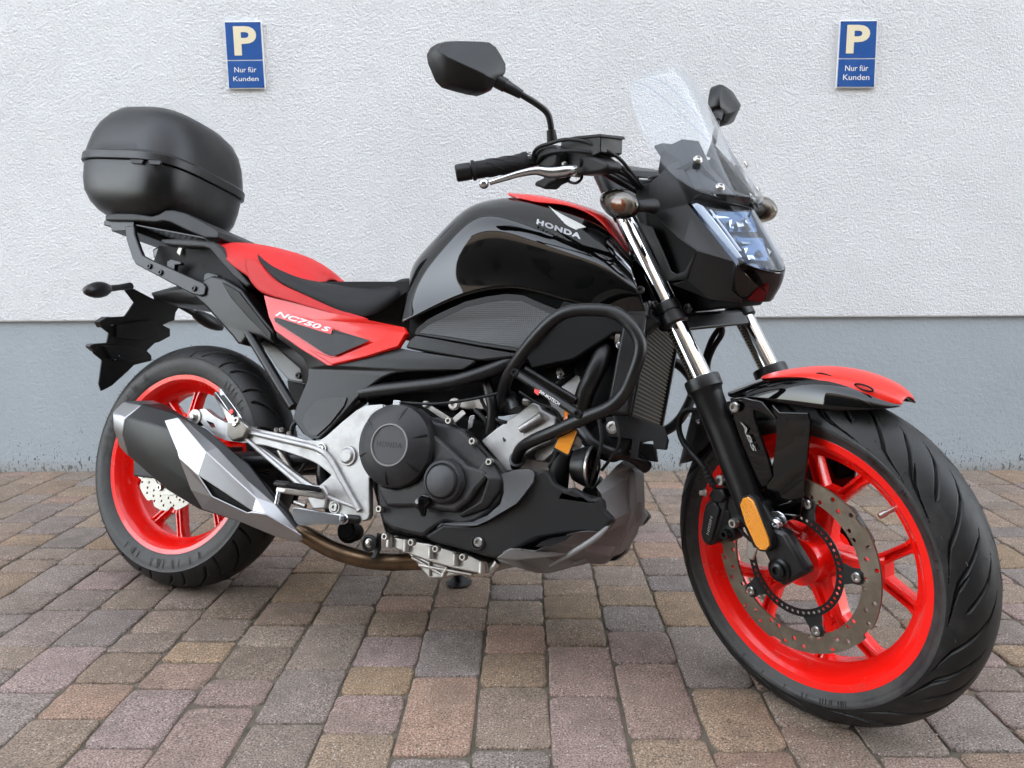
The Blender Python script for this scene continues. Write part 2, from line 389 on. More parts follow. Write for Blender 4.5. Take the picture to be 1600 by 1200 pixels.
# signs
M['blue'] = mat('blue sign paint', (.006, .075, .30), .45, coat=.0, var=((.015, .10, .34), 14, .5, .8, .2))
M['signw'] = mat('white sign paint', (.78, .79, .80), .4)
M['cream'] = mat('cream reflective sheet', (.80, .72, .50), .45)
def sign(tl, tr, br, bl, label, pletter, line1, line2, div, c1, blue):
    y = WALLD-.021; P = [wall_hit(*p, y) for p in (tl, tr, br, bl)]
    O = (P[0]+P[1]+P[2]+P[3])/4
    rt = empty('parking_sign', label, 'sign', Matrix.Translation(O), 'blue customer parking signs on the wall')
    TL, TR, BR, BL = [p-O for p in P]
    def at(u, v, d=0): return (TL*(1-u)+TR*u)*(1-v)+(BL*(1-u)+BR*u)*v+Vector((0, -d, 0))
    bm = bmesh.new(); poly_into(bm, [at(0, 0), at(1, 0), at(1, 1), at(0, 1)], Vector((0, .006, 0))); link('border', bm, 'signw', rt, smooth=False, bevel=.0015)
    for nm, (u0, v0, u1, v1) in (('upper_panel', (.028, .017, .972, div-.008)), ('lower_panel', (.028, div+.008, .972, .983))):
        bm = bmesh.new(); poly_into(bm, [at(u0, v0, .0012), at(u1, v0, .0012), at(u1, v1, .0012), at(u0, v1, .0012)], Vector((0, .001, 0))); link(nm, bm, 'blue', rt, smooth=False)
    (u0, v0, u1, v1) = pletter
    text('letter', 'P', at(u0, v1, .0016), at(u1, v1, .0016), at(u0, v0, .0016), 'cream', rt, bold=.032, depth=.0004)
    for s, (a, b0, c, d) in ((('Nur f\u00fcr'), line1), ('Kunden', line2)):
        text('lettering', s, at(a, d, .0016), at(c, d, .0016), at(a, b0, .0016), 'signw', rt, depth=.0004, bold=.004)
    for (u, v) in ((.05, .03), (.95, .03), (.05, .965), (.95, .965)):
        bm = bmesh.new(); lathe_into(bm, at(u, v, .0012), (0, -1, 0), [(0, 0), (.0022, 0), (.0018, .0012), (0, .0014)], 10); link('screw', bm, 'boltdk', rt)
    return rt
sign((349.7, 33.3), (408.3, 32.7), (415, 138.7), (356.7, 139.3), 'blue parking sign left of the two, beyond the mirror, tilted on the white plaster wall', (.235, .075, .84, .505), (.20, .675, .79, .755), (.155, .815, .83, .885), .575, 0, 0)
sign((1312.4, 31.7), (1371.7, 31.3), (1367, 137.3), (1306, 137.3), 'blue parking sign on the white wall to the right of the windscreen', (.20, .07, .80, .49), (.205, .665, .80, .75), (.165, .80, .84, .885), .565, 0, 0)

# ground with sand filled joints, pavers
gm = mat('jointing sand', (.115, .095, .072), .95, bump=(300, .9, 'noise'), var=((.05, .055, .03), 25, .5, .7, 0))
bm = bmesh.new(); v = [bm.verts.new(p) for p in ((-300, -300, -.006), (300, -300, -.006), (300, 300, -.006), (-300, 300, -.006))]; bm.faces.new(v)
o = link('ground', bm, gm, None, smooth=False); o['kind'] = 'structure'
pm = mat('concrete pavers', (.3, .3, .3), .8, spec=.35); nt, b = nodes(pm)
at_ = N(nt, 'ShaderNodeAttribute', attribute_name='stone')
tc = N(nt, 'ShaderNodeTexCoord')
n1 = N(nt, 'ShaderNodeTexNoise', Scale=290.0, Detail=3.5, Roughness=.75); n2 = N(nt, 'ShaderNodeTexNoise', Scale=26.0, Detail=5.0, Roughness=.65); n3 = N(nt, 'ShaderNodeTexVoronoi', Scale=230.0)
n4 = N(nt, 'ShaderNodeTexNoise', Scale=9.0, Detail=4.0)
for t in (n1, n2, n3, n4): nt.links.new(tc.outputs['Object'], t.inputs['Vector'])
# speckle: value up and down around the stone's own colour
m1 = N(nt, 'ShaderNodeMapRange'); m1.inputs[1].default_value = .32; m1.inputs[2].default_value = .68; m1.inputs[3].default_value = .08; m1.inputs[4].default_value = 1.95
nt.links.new(n1.outputs[0], m1.inputs[0])
m2 = N(nt, 'ShaderNodeMapRange'); m2.inputs[1].default_value = .3; m2.inputs[2].default_value = .7; m2.inputs[3].default_value = .82; m2.inputs[4].default_value = 1.16
nt.links.new(n2.outputs[0], m2.inputs[0])
mm = N(nt, 'ShaderNodeMath', operation='MULTIPLY'); nt.links.new(m1.outputs[0], mm.inputs[0]); nt.links.new(m2.outputs[0], mm.inputs[1])
hs = N(nt, 'ShaderNodeHueSaturation'); nt.links.new(at_.outputs['Color'], hs.inputs['Color']); nt.links.new(mm.outputs[0], hs.inputs['Value'])
# pale grains
vg = N(nt, 'ShaderNodeSeparateColor'); nt.links.new(n3.outputs['Color'], vg.inputs[0])
gr = N(nt, 'ShaderNodeMath', operation='GREATER_THAN'); gr.inputs[1].default_value = .93; nt.links.new(vg.outputs[0], gr.inputs[0])
gd = N(nt, 'ShaderNodeMath', operation='LESS_THAN'); gd.inputs[1].default_value = .38; nt.links.new(n3.outputs['Distance'], gd.inputs[0])
g2 = N(nt, 'ShaderNodeMath', operation='MULTIPLY'); nt.links.new(gr.outputs[0], g2.inputs[0]); nt.links.new(gd.outputs[0], g2.inputs[1])
g3 = N(nt, 'ShaderNodeMath', operation='MULTIPLY'); g3.inputs[1].default_value = .6; nt.links.new(g2.outputs[0], g3.inputs[0])
mx = N(nt, 'ShaderNodeMix', data_type='RGBA'); nt.links.new(g3.outputs[0], mx.inputs[0]); nt.links.new(hs.outputs[0], mx.inputs[6]); mx.inputs[7].default_value = (.52, .48, .44, 1)
# dirt in patches
m4 = N(nt, 'ShaderNodeMapRange'); m4.inputs[1].default_value = .5; m4.inputs[2].default_value = .72; m4.inputs[3].default_value = 0; m4.inputs[4].default_value = .45
nt.links.new(n4.outputs[0], m4.inputs[0])
mx2 = N(nt, 'ShaderNodeMix', data_type='RGBA'); nt.links.new(m4.outputs[0], mx2.inputs[0]); nt.links.new(mx.outputs[2], mx2.inputs[6]); mx2.inputs[7].default_value = (.10, .08, .062, 1)
nt.links.new(mx2.outputs[2], b.inputs['Base Color'])
ad = N(nt, 'ShaderNodeMath', operation='MULTIPLY_ADD'); ad.inputs[1].default_value = 2.2
nt.links.new(n2.outputs[0], ad.inputs[0]); nt.links.new(n1.outputs[0], ad.inputs[2])
bp = N(nt, 'ShaderNodeBump'); bp.inputs['Strength'].default_value = .9; bp.inputs['Distance'].default_value = .0016
nt.links.new(ad.outputs[0], bp.inputs['Height']); nt.links.new(bp.outputs[0], b.inputs['Normal'])
bm = bmesh.new(); cl = bm.loops.layers.float_color.new('stone')
TONES = {'p': (.27, .188, .163), 'g': (.215, .183, .16), 'y': (.255, .19, .125), 'd': (.165, .14, .122), 'b': (.225, .17, .132)}
rnd = random.Random(11)
def gy(x, py):  # y of the pixel row py on the column through x
    return ground_hit(800+FPX*x/1.4, py).y
fixed = {0: ([1200, 1169, 1072, 1020, 975, 936], 'ggypyg'), 1: ([1203, 1087, 1008, 966, 930, 905], 'ppgyggg'),
         2: ([1250, 1152, 1035, 985, 946, 915, 883], 'yppgyggg'), 3: ([1300, 1172, 1073, 978, 923, 898, 871], 'pygyggg'),
         -1: ([1300, 1181, 1056, 984, 948], 'gpgbpy'), -2: ([1300, 1146, 1083, 1040, 992, 955], 'ypypygb'),
         -3: ([1300, 1128, 1045, 975, 945], 'ggyyg'), -4: ([1210, 1102, 1060, 1008, 975], 'ppdygp'), -5: ([1300, 1168, 1075, 1033, 1000, 965], 'pppyygp')}
Wc = .135; LEN = [.09, .09, .12, .12, .18, .18]
for k in range(-34, 36):
    x0 = -.097+Wc*k; y = -1.2 - rnd.random()*.15; rows = []
    if k in fixed:
        pys, cs = fixed[k]; ys = sorted([gy(x0+Wc/2, p) for p in pys])
        for i, (a, b_) in enumerate(zip(ys, ys[1:])): rows.append((a, b_, cs[i]))
        yy = ys[0]
        while yy > -1.2: L = rnd.choice(LEN); rows.append((yy-L, yy, rnd.choice('pgybdg'))); yy -= L
        y = ys[-1]
    while y < WALLD-.01:
        L = rnd.choice(LEN); e = min(y+L, WALLD-.004)
        if WALLD-e < .05: e = WALLD-.004
        rows.append((y, e, rnd.choice('pggybgbdb'))); y = e
    for (a, b_, cc) in rows:
        g = .0014+rnd.random()*.0016; X0, X1, Y0, Y1 = x0+g, x0+Wc-g, a+g, b_-g
        if Y1-Y0 < .02: continue
        base = [.58*a_+.42*b_2 for a_, b_2 in zip(TONES[cc], (.235, .182, .150))]; base = [base[0]*.88, base[1]*.845, base[2]*.81]; f = rnd.uniform(.9, 1.1); t = rnd.uniform(-.015, .015)
        col = (base[0]*f+t, base[1]*f, base[2]*f-t, 1)
        nx = 7; ny = max(5, int((Y1-Y0)/.02)); ch = .004
        ty = (rnd.uniform(-.012, .012), rnd.uniform(-.012, .012), rnd.uniform(-.001, .001))
        cx, cy = (X0+X1)/2, (Y0+Y1)/2
        def wob(x, y, s): # irregular tumbled edge
            return .0016*math.sin(97*x+s*3.1+13*cx*7)+.0014*math.sin(61*y*2+s+cy*31)+rnd.uniform(-.0007, .0007)
        # rounded rectangle rings: bottom, chamfer low, chamfer top, inner
        def ring(inset, z, rc):
            pts = []; hw, hh = (X1-X0)/2-inset, (Y1-Y0)/2-inset; rc = min(rc, hw*.8, hh*.8)
            for q_ in range(4):
                sx, sy = ((1, 1), (-1, 1), (-1, -1), (1, -1))[q_]
                for j in range(4):
                    a_ = math.pi/2*(q_+j/3); pts.append((cx+sx*(hw-rc)+rc*math.cos(a_), cy+sy*(hh-rc)+rc*math.sin(a_)))
                sx2, sy2 = ((1, 1), (-1, 1), (-1, -1), (1, -1))[(q_+1) % 4]
                A_ = pts[-1]; a_ = math.pi/2*(q_+1); B_ = (cx+sx2*(hw-rc)+rc*math.cos(a_), cy+sy2*(hh-rc)+rc*math.sin(a_))
                for j in range(1, 4): pts.append((A_[0]+(B_[0]-A_[0])*j/4, A_[1]+(B_[1]-A_[1])*j/4))
            return pts
        sd_ = rnd.random()*9; rc0 = rnd.uniform(.008, .020)
        base_r = ring(0, 0, rc0); wv = [(wob(p[0], p[1], sd_), wob(p[1], p[0], sd_+2)) for p in base_r]
        rings = []
        for inset, z in ((0, -.012), (0.0, -.0035), (.0018, -.0012), (.0055, 0)):
            rr = ring(inset, z, rc0); rings.append([bm.verts.new((p[0]+w_[0], p[1]+w_[1], z+ty[0]*(p[0]-cx)+ty[1]*(p[1]-cy)+ty[2])) for p, w_ in zip(rr, wv)])
        n = len(rings[0]); fs = []
        for A_, B_ in zip(rings, rings[1:]):
            for j in range(n): fs.append(bm.faces.new((A_[j], A_[(j+1) % n], B_[(j+1) % n], B_[j])))
        fs.append(bm.faces.new(rings[-1]))
        for f_ in fs:
            for l in f_.loops: l[cl] = col
o = link('paving', bm, pm, None, smooth=True, angle=60); o['kind'] = 'structure'
o['label'] = 'red, grey and yellow brown concrete pavers'

rg = random.Random(5); bm = bmesh.new()
for i in range(420):                                     # grit and crumbs lying on the stones
    k = rg.randint(-18, 16); gx = -.097+Wc*k+(rg.gauss(0, .006) if rg.random() < .6 else rg.uniform(0, Wc)); gy_ = rg.uniform(1.05, 2.97)
    bmesh.ops.create_icosphere(bm, subdivisions=1, radius=rg.uniform(.0008, .0026), matrix=Matrix.Translation((gx, gy_, .0008)) @ Matrix.Scale(.6, 4, (0, 0, 1)))
o = link('grit', bm, mat('pale grit', (.36, .32, .27), .8), None); o['kind'] = 'stuff'; o['label'] = 'small pale crumbs of grit scattered on the pavers'
# the street side behind the camera, seen only as reflections: asphalt, sunlit houses
def street_house(x0, x1, y, h, col, label, wins):
    hh = empty('house', label, 'house', Matrix.Translation(((x0+x1)/2, y, 0)), 'houses across the street behind the camera')
    L = (x1-x0)/2; bm = bmesh.new(); box_into(bm, (-L, -8, -.3), (L, 0, h)); link('wall', bm, mat('street facade', col, .85), hh, smooth=False)
    bm = bmesh.new()
    v = [bm.verts.new(p) for p in ((-L-.3, -8.3, h), (L+.3, -8.3, h), (L+.3, .3, h), (-L-.3, .3, h), (-L-.3, -4, h+2.6), (L+.3, -4, h+2.6))]
    for f in ((0, 1, 2, 3), (0, 1, 5, 4), (2, 3, 4, 5), (0, 4, 3), (1, 2, 5)): bm.faces.new([v[i] for i in f])
    link('roof', bm, mat('roof tiles', (.12, .06, .045), .8), hh, smooth=False)
    for i in range(wins):
        for z in (.9, 3.8, 6.8):
            xx = -L+(i+.5)*2*L/wins; bm = bmesh.new(); box_into(bm, (xx-.55, .005, z), (xx+.55, .03, z+1.3)); link('window', bm, 'pane', hh, smooth=False)
    return hh
street_house(-16, -4.6, -6.5, 11.4, (.028, .024, .021), 'dark brick house across the street, left as seen from the yard', 4)
street_house(-2.6, 4.2, -7, 12, (.026, .024, .022), 'dark brick house across the street opposite the wall', 3)
street_house(5.6, 16, -6.5, 11.2, (.028, .024, .022), 'brown brick house across the street, right as seen from the yard', 3)
street_house(-12, 14, -24, 9.5, (.72, .60, .46), 'tall sunlit cream house seen through the gaps of the front row', 7)

# ================================================================ motorcycle
bike = empty('motorcycle', 'black and red naked motorcycle with bright red wheels parked on pavers before the wall', 'motorcycle',
             Matrix.Translation(TB) @ RB.to_4x4())
# ---------------- wheels
def wheel_tf(front):
    c = Vector((WB, 0, FT)) if front else Vector((0, 0, RT))
    def f(x, s, z):
        v = c+Vector((x, -s, z)); return F(v) if front else v
    return f
def groove_front(th, ph):                                # depth of the tread pattern, th and ph in degrees
    d = 0; a = abs(ph)
    if a > 74: return 0
    off = 0 if ph > 0 else 6
    for kind, (base, lo, hi, w0) in enumerate(((0, 7, 71, 1.0), (12, 9, 52, 1.0), (22, 46, 73, .8), (24, 16, 73, .95))):
        if not lo-2 < a < hi+2: continue
        c = base+off-float(np.interp(a, (5, 10, 20, 37, 62, 68, 74), (-4, 0, 5.3, 10.3, 17.6, 22, 31)))
        x = (th-c+18) % 36-18
        taper = min(1, (a-lo+2)/14, (hi+2-a)/5)
        w = w0*max(.0, taper)
        # width measured along the tread
        if w > 0: d = max(d, min(1, max(0, 1.25-abs(x)/w)))
    return d
def groove_rear(th, ph):
    d = 0; a = abs(ph)
    off = 0 if ph > 0 else 11
    for base, lo, hi, w0, k1 in ((0, 8, 56, .65, 16), (11, 26, 60, .5, 12)):
        if not lo-2 < a < hi+2: continue
        t = (a-10)/50; c = base+off+(k1*t+3*math.sin(math.pi*t))
        x = (th-c+11) % 22-11
        taper = min(1, (a-lo+2)/10, (hi+2-a)/5); w = w0*max(0, taper)
        if w > 0: d = max(d, min(1, max(0, 1.25-abs(x)/w)))
    return d
def tyre(front, parent):
    f = wheel_tf(front); Ro, rc, pe, rb, sb = (.300, .062, 76, .2275, .049) if front else (.314, .080, 62, .2275, .063)
    g = groove_front if front else groove_rear
    nth = 900 if front else 720; nph = 190 if front else 130
    bm = bmesh.new(); rings = []
    prof = []
    re, se = Ro-rc+rc*math.cos(R(pe)), rc*math.sin(R(pe))
    side = [(rb-.004, sb-.004), (rb, sb), (rb+.005, sb+.003), (rb+.010, sb+.0045)]
    n_ = 4
    for i in range(n_):
        t = (i+1)/(n_+.5); r_ = rb+.010+(re-rb-.010)*t; s_ = sb+.0045+(se-sb-.0045)*t+math.sin(math.pi*t)*.003; side.append((r_, s_))
    side.append((re-.0012, se+.0018)); 
    N_ = len(side)
    nf = nph
    cols = [('s', r_, s_) for r_, s_ in side]+[('t', pe-2*pe*i/nf, 0) for i in range(nf+1)]+[('s', r_, -s_) for r_, s_ in side[::-1]]
    def build(th):
        ct, st = math.cos(R(th)), math.sin(R(th)); ring = []
        for c_ in cols:
            if c_[0] == 's': r_, s_ = c_[1], c_[2]
            else:
                ph = c_[1]; dd = .0055*g(th, ph); r_ = Ro-rc+(rc-dd)*math.cos(R(ph)); s_ = (rc-dd)*math.sin(R(ph))
            ring.append(bm.verts.new(f(r_*ct, s_, r_*st)))
        return ring
    rings = [build(360*i/nth) for i in range(nth)]
    ncol = len(cols)
    for i in range(nth):
        A_, B_ = rings[i], rings[(i+1) % nth]
        for j in range(ncol-1):
            fc = bm.faces.new((A_[j], A_[j+1], B_[j+1], B_[j])); fc.material_index = 0 if N_ <= j < N_+nf else 1
    o = link('tyre', bm, 'rubber', parent, mats=['rubber', 'sidewall'], angle=50)
    # rubber whiskers
    bm = bmesh.new(); rr = random.Random(3)
    for i in range(150 if not front else 90):
        th = R(rr.uniform(0, 360)); ph = R(rr.choice((-1, 1))*rr.uniform(8, pe)); L = rr.uniform(.003, .007)
        r0 = Ro-rc+rc*math.cos(ph); s0 = rc*math.sin(ph); r1 = Ro-rc+(rc+L)*math.cos(ph); s1 = (rc+L)*math.sin(ph); b2 = R(rr.uniform(-1, 1))
        p0 = f(r0*math.cos(th), s0, r0*math.sin(th)); p1 = f(r1*math.cos(th+b2), s1, r1*math.sin(th+b2))
        tube_into(bm, [p0, p1], [.0007, .0004], n=4, smooth=False)
    link('whisker', bm, 'sidewall', o)
    # moulded sidewall lettering: raised bars and rings
    bm = bmesh.new()
    for i in range(90 if front else 110):
        th0 = rr.uniform(0, 360)
        if (th0 % 120) > 62: continue
        wdt = rr.uniform(.35, 1.0); t = rr.uniform(.35, .6); r0 = rb+.012; r1 = r0+(re-rb-.014)*rr.uniform(.45, .8)
        q_ = [(r0, th0), (r0, th0+wdt*.35), (r1, th0+wdt*.35), (r1, th0)]
        s_ = sb+.0072+(se-sb-.0045)*.3
        for sg in (1, -1):
            vs = [bm.verts.new(f(a*math.cos(R(b)), sg*(s_ + .0006 + (se-sb)*.45*((a-r0)/(re-r0))), a*math.sin(R(b)))) for a, b in q_]; bm.faces.new(vs)
    link('sidewall_lettering', bm, 'sidelet', o, solid=.0012, smooth=False)
    return o
def ring_profile(name, f, prof, m, parent, n=160, **k):
    bm = bmesh.new(); rings = []
    for i in range(n):
        a = 2*math.pi*i/n; rings.append([bm.verts.new(f(r_*math.cos(a), s_, r_*math.sin(a))) for r_, s_ in prof])
    for i in range(n):
        A_, B_ = rings[i], rings[(i+1) % n]
        for j in range(len(prof)-1): bm.faces.new((A_[j], A_[j+1], B_[j+1], B_[j]))
        if k.get('closed'): bm.faces.new((A_[-1], A_[0], B_[0], B_[-1]))
    k.pop('closed', 0)
    return link(name, bm, m, parent, **k)
def spoke_into(bm, f, p0, p1, w0, w1, t0, t1, s0=0, s1=0, groove=.35, n=6):
    """a cast spoke between two points (x,z) of the wheel plane: H section, w wide, t deep"""
    p0, p1 = np.array(p0), np.array(p1); d = p1-p0; d = d/np.linalg.norm(d); nn = np.array([-d[1], d[0]])
    rings = []
    for i in range(n+1):
        t = i/n; c = p0+(p1-p0)*t; w_ = w0+(w1-w0)*t; fl = 1+.55*(max(0, t-.78)/.22)**2+.35*(max(0, .2-t)/.2)**2; w_ *= fl
        tt = t0+(t1-t0)*t; sc = s0+(s1-s0)*t; g_ = tt*groove if .08 < t < .93 else 0
        sec = [(-.5, .38), (-.38, .5), (-.2, .5), (-.12, .5-g_/tt), (.12, .5-g_/tt), (.2, .5), (.38, .5), (.5, .38), (.5, -.38), (.38, -.5), (.2, -.5), (.12, -.5+g_/tt), (-.12, -.5+g_/tt), (-.2, -.5), (-.38, -.5), (-.5, -.38)]
        rings.append([bm.verts.new(f(c[0]+nn[0]*a*w_, sc+b_*tt, c[1]+nn[1]*a*w_)) for a, b_ in sec])
    for A_, B_ in zip(rings, rings[1:]):
        for j in range(16): bm.faces.new((A_[j], A_[(j+1) % 16], B_[(j+1) % 16], B_[j]))
    bm.faces.new(rings[0]); bm.faces.new(rings[-1])
def pol(r, a): return (r*math.cos(R(a)), r*math.sin(R(a)))
def disc_mesh(name, f, s, th, ri, ro_fn, holes, m, parent, n=360, hole_r=.0042):
    """flat wavy ring with real drilled holes cut into its face grid"""
    bm = bmesh.new(); nr = 10; top = []; bot = []
    for i in range(n):
        a = 2*math.pi*i/n; ro = ro_fn(math.degrees(a))
        top.append([bm.verts.new(f((ri+(ro-ri)*j/nr)*math.cos(a), s+th/2, (ri+(ro-ri)*j/nr)*math.sin(a))) for j in range(nr+1)])
        bot.append([bm.verts.new(f((ri+(ro-ri)*j/nr)*math.cos(a), s-th/2, (ri+(ro-ri)*j/nr)*math.sin(a))) for j in range(nr+1)])
    for i in range(n):
        k2 = (i+1) % n
        for j in range(nr):
            bm.faces.new((top[i][j], top[i][j+1], top[k2][j+1], top[k2][j])); bm.faces.new((bot[i][j], bot[i][j+1], bot[k2][j+1], bot[k2][j]))
        bm.faces.new((top[i][0], top[k2][0], bot[k2][0], bot[i][0])); bm.faces.new((top[i][nr], top[k2][nr], bot[k2][nr], bot[i][nr]))
    o = link(name, bm, m, parent, angle=30)
    cb = bmesh.new()
    for (r_, a) in holes:
        x, z = pol(r_, a); c0 = f(x, s-.01, z); c1 = f(x, s+.01, z); cyl_into(cb, c0, c1, hole_r, 12, ch=0.001)
    me = bpy.data.meshes.new('cutter'); bmesh.ops.recalc_face_normals(cb, faces=cb.faces); cb.to_mesh(me); cb.free(); co = bpy.data.objects.new('cutter', me); C.objects.link(co); co.parent = bike
    md = o.modifiers.new('h', 'BOOLEAN'); md.object = co; md.operation = 'DIFFERENCE'; md.solver = 'EXACT'
    bpy.context.view_layer.update(); dg = bpy.context.evaluated_depsgraph_get(); me2 = bpy.data.meshes.new_from_object(o.evaluated_get(dg)); o.modifiers.clear(); o.data = me2
    bpy.data.objects.remove(co)
    for p in me2.polygons: p.use_smooth = False
    return o
def make_wheel(front):
    f = wheel_tf(front)
    wr = empty_part('front_wheel' if front else 'rear_wheel', bike)
    tyre(front, wr)
    hw = .049 if front else .062
    Rr = .2305
    prof = [(Rr-.003, hw-.007), (Rr, hw-.003), (Rr, hw), (Rr-.002, hw+.001), (Rr-.0145, hw-.001), (Rr-.019, hw-.006), (.206, hw-.012), (.199, hw*.45), (.192, .018), (.187, .014), (.187, -.014), (.192, -.018), (.199, -hw*.45), (.206, -hw+.012), (Rr-.019, -hw+.006), (Rr-.0145, -hw+.001), (Rr-.002, -hw-.001), (Rr, -hw), (Rr-.004, -hw+.006), (.213, -hw+.016), (.213, hw-.016)]
    ring_profile('rim', f, prof, 'red', wr, n=200, closed=True, angle=35)
    ph0 = 2 if front else 110
    for k in range(5):
        a = ph0+72*k; bm = bmesh.new(); rj = .122
        spoke_into(bm, f, pol(.030, a), pol(rj+.012, a), .050, .036, .042, .030, groove=.2)
        for sg in (-1, 1):
            spoke_into(bm, f, pol(rj-.016, a+sg*3), pol(.193, a+sg*16.5), .020, .019, .030, .030, groove=.3)
        link('spoke', bm, 'red', wr, angle=45)
    # hub
    if front:
        hp = [(0, -.06), (.030, -.06), (.034, -.055), (.036, -.03), (.046, -.018), (.048, 0), (.046, .018), (.036, .03), (.035, .048), (.042, .052), (.042, .058), (.026, .060), (.022, .066), (0, .066)]
    else:
        hp = [(0, -.07), (.05, -.07), (.055, -.05), (.05, -.02), (.05, 0), (.05, .02), (.042, .035), (.058, .05), (.058, .056), (.03, .06), (.026, .075), (0, .075)]
    bm = bmesh.new(); c0 = f(0, 0, 0); ax = f(0, 1, 0)-c0
    lathe_into(bm, c0, ax, hp, 48); link('hub', bm, 'red', wr, angle=40)
    # five disc mounting lugs on the hub
    if front:
        def ro(a):
            x = ((a-36) % 72)/72
            return .160 - (.0055 if x < .09 else 0) - .004*(.5-.5*math.cos(2*math.pi*x))*0 - .0035*math.sin(math.pi*x)
        holes = []
        for k in range(10):
            for j, r_ in enumerate((.130, .151, .138, .148, .129)):
                holes.append((r_, 36*k+j*7.2+2))
        d = disc_mesh('brake_disc', f, .066, .0045, .1235, ro, holes, 'disc', wr)
        for sgn in (1,):
            for k in range(5):
                a = 2+72*k+1; bm = bmesh.new()
                x0, z0 = pol(.1165, a)
                outl = [f(*([pol(r_, a+da)[0], .069, pol(r_, a+da)[1]])) for r_, da in ((.1275, -4), (.1275, 4), (.119, 6.5), (.108, 7.0), (.094, 11), (.0905, 10), (.0905, -10), (.094, -11), (.108, -7.0), (.119, -6.5))]
                poly_into(bm, outl, f(0, -.004, 0)-f(0, 0, 0)); link('disc_carrier', bm, 'satin', d, smooth=False)
                bm = bmesh.new(); socket_bolt(bm, f(x0, .069, z0), ax, .0085, .005); link('bolt', bm, 'bolt', d, angle=30)
        # toothed sensor ring
        disc_mesh('sensor_ring', f, .068, .002, .0795, lambda a: .0935, [(.0865, 7.2*i) for i in range(50)], 'boltdk', wr, hole_r=.0028)
        bm = bmesh.new(); x, z = pol(.190, 37.5); p0 = f(x, .014, z); x, z = pol(.178, 37.5); p1 = f(x, .024, z); cyl_into(bm, p0, p1, .0042, 12, ch=.05); lathe_into(bm, p1, (p1-p0), [(0, 0), (.0055, 0), (.0055, .011), (.003, .013), (0, .013)], 12)
        link('valve_stem', bm, 'alu', wr)
    else:
        def ro(a):
            x = ((a+7) % 36)/36
            return .120-.011*max(0, math.cos(2*math.pi*x))**3
        holes = []
        for k in range(20):
            for r_, da in ((.088, 0), (.099, 5), (.108, 10.5)): holes.append((r_, 18*k+da+4))
        d = disc_mesh('brake_disc', f, .072, .0045, .062, ro, holes, 'discnew', wr, hole_r=.0032)
        ring_profile('disc_step', f, [(.082, .075), (.0815, .0765), (.066, .0765), (.0655, .0735)], 'discnew', d)
        for k in range(5):
            x0, z0 = pol(.069, -110+72*k); bm = bmesh.new(); socket_bolt(bm, f(x0, .0765, z0), ax, .0085, .006); link('bolt', bm, 'bolt', d, angle=30)
    return wr
def empty_part(name, parent, label=None):
    o = bpy.data.objects.new(name, None); C.objects.link(o); o.parent = parent; o.empty_display_size = .05
    if label: o['label'] = label
    return o
fw = make_wheel(True); rw = make_wheel(False)

# ================================================================ rear end
def Ls(pts, k, ox, oy, s=None):                          # pixels of a zoomed view -> pixels of the photo
    return [(ox+p[0]/k, oy+p[1]/k) + ((s,) if s is not None else tuple(p[2:])) for p in pts]
def UP(px, py, x0, k=0, z0=0, fr=False):                 # onto the transverse plane x = x0 + k (z - z0)
    d = (px-800)*r2 - (py-600)*u2 + FPX*fwd; c = RBi @ (CAM-TB); d = RBi @ d
    if fr: c = SMi @ (c-AP)+AP; d = SMi @ d
    t = (x0+k*(c.z-z0)-c.x)/(d.x-k*d.z); v = c+t*d; return F(v) if fr else v
def plate_h(name, outer, holes, s, th, m, parent, fr=False, bevel=.002, label=None):
    f = lambda L: [U(p[0], p[1], p[2] if len(p) > 2 else s, fr) for p in L]
    loops = [f(outer)]+[f(h) for h in holes]; bm = bmesh.new()
    d = Vector((0, th, 0)); d = SM @ d if fr else d
    flat = [v for l in loops for v in l]; T_ = [bm.verts.new(v) for v in flat]; B_ = [bm.verts.new(v+d) for v in flat]
    for t in tessellate_polygon(loops):
        for S_ in (T_, B_):
            try: bm.faces.new([S_[i] for i in t])
            except ValueError: pass
    i0 = 0
    for l in loops:
        n = len(l)
        for i in range(n): bm.faces.new((T_[i0+i], T_[i0+(i+1) % n], B_[i0+(i+1) % n], B_[i0+i]))
        i0 += n
    o = link(name, bm, m, parent, angle=35, label=label); bmesh_dissolve(o)
    if bevel:
        b = o.modifiers.new('b', 'BEVEL'); b.width = bevel; b.segments = 3; b.limit_method = 'ANGLE'; b.angle_limit = R(40)
        o.data.set_sharp_from_angle(angle=R(60))
    return o
# ---------------- top box (a case of its own, locked on the rack)
BXM = Matrix.Translation(TB) @ RB.to_4x4()
tb = empty('top_box', 'black rounded plastic top box locked on the rack behind the seat', 'top box', BXM @ Matrix.Translation((-.272, 0, .965)))
def bx(x, s, h):                                         # box space: h above the rim line
    return Vector((x, -s, 1.098-.965+h-.10*x))
def sec(a, b, n, h, dx=0, N_=72, tap=0):
    out = []
    for i in range(N_):
        t = 2*math.pi*i/N_; c, s_ = math.cos(t), math.sin(t)
        X = a*1.20*math.copysign(abs(c)**(2/n), c); Y = b*1.10*math.copysign(abs(s_)**(2/n), s_)*(1+tap*X/a)
        out.append(bx(X+dx, Y, h))
    return out
def loft(name, rings, m, parent, **k):
    bm = bmesh.new(); vs = [[bm.verts.new(p) for p in r_] for r_ in rings]; n = len(vs[0])
    for A_, B_ in zip(vs, vs[1:]):
        for j in range(n): bm.faces.new((A_[j], A_[(j+1) % n], B_[(j+1) % n], B_[j]))
    bm.faces.new(vs[0]); bm.faces.new(vs[-1]); return link(name, bm, m, parent, **k)
TP = .04
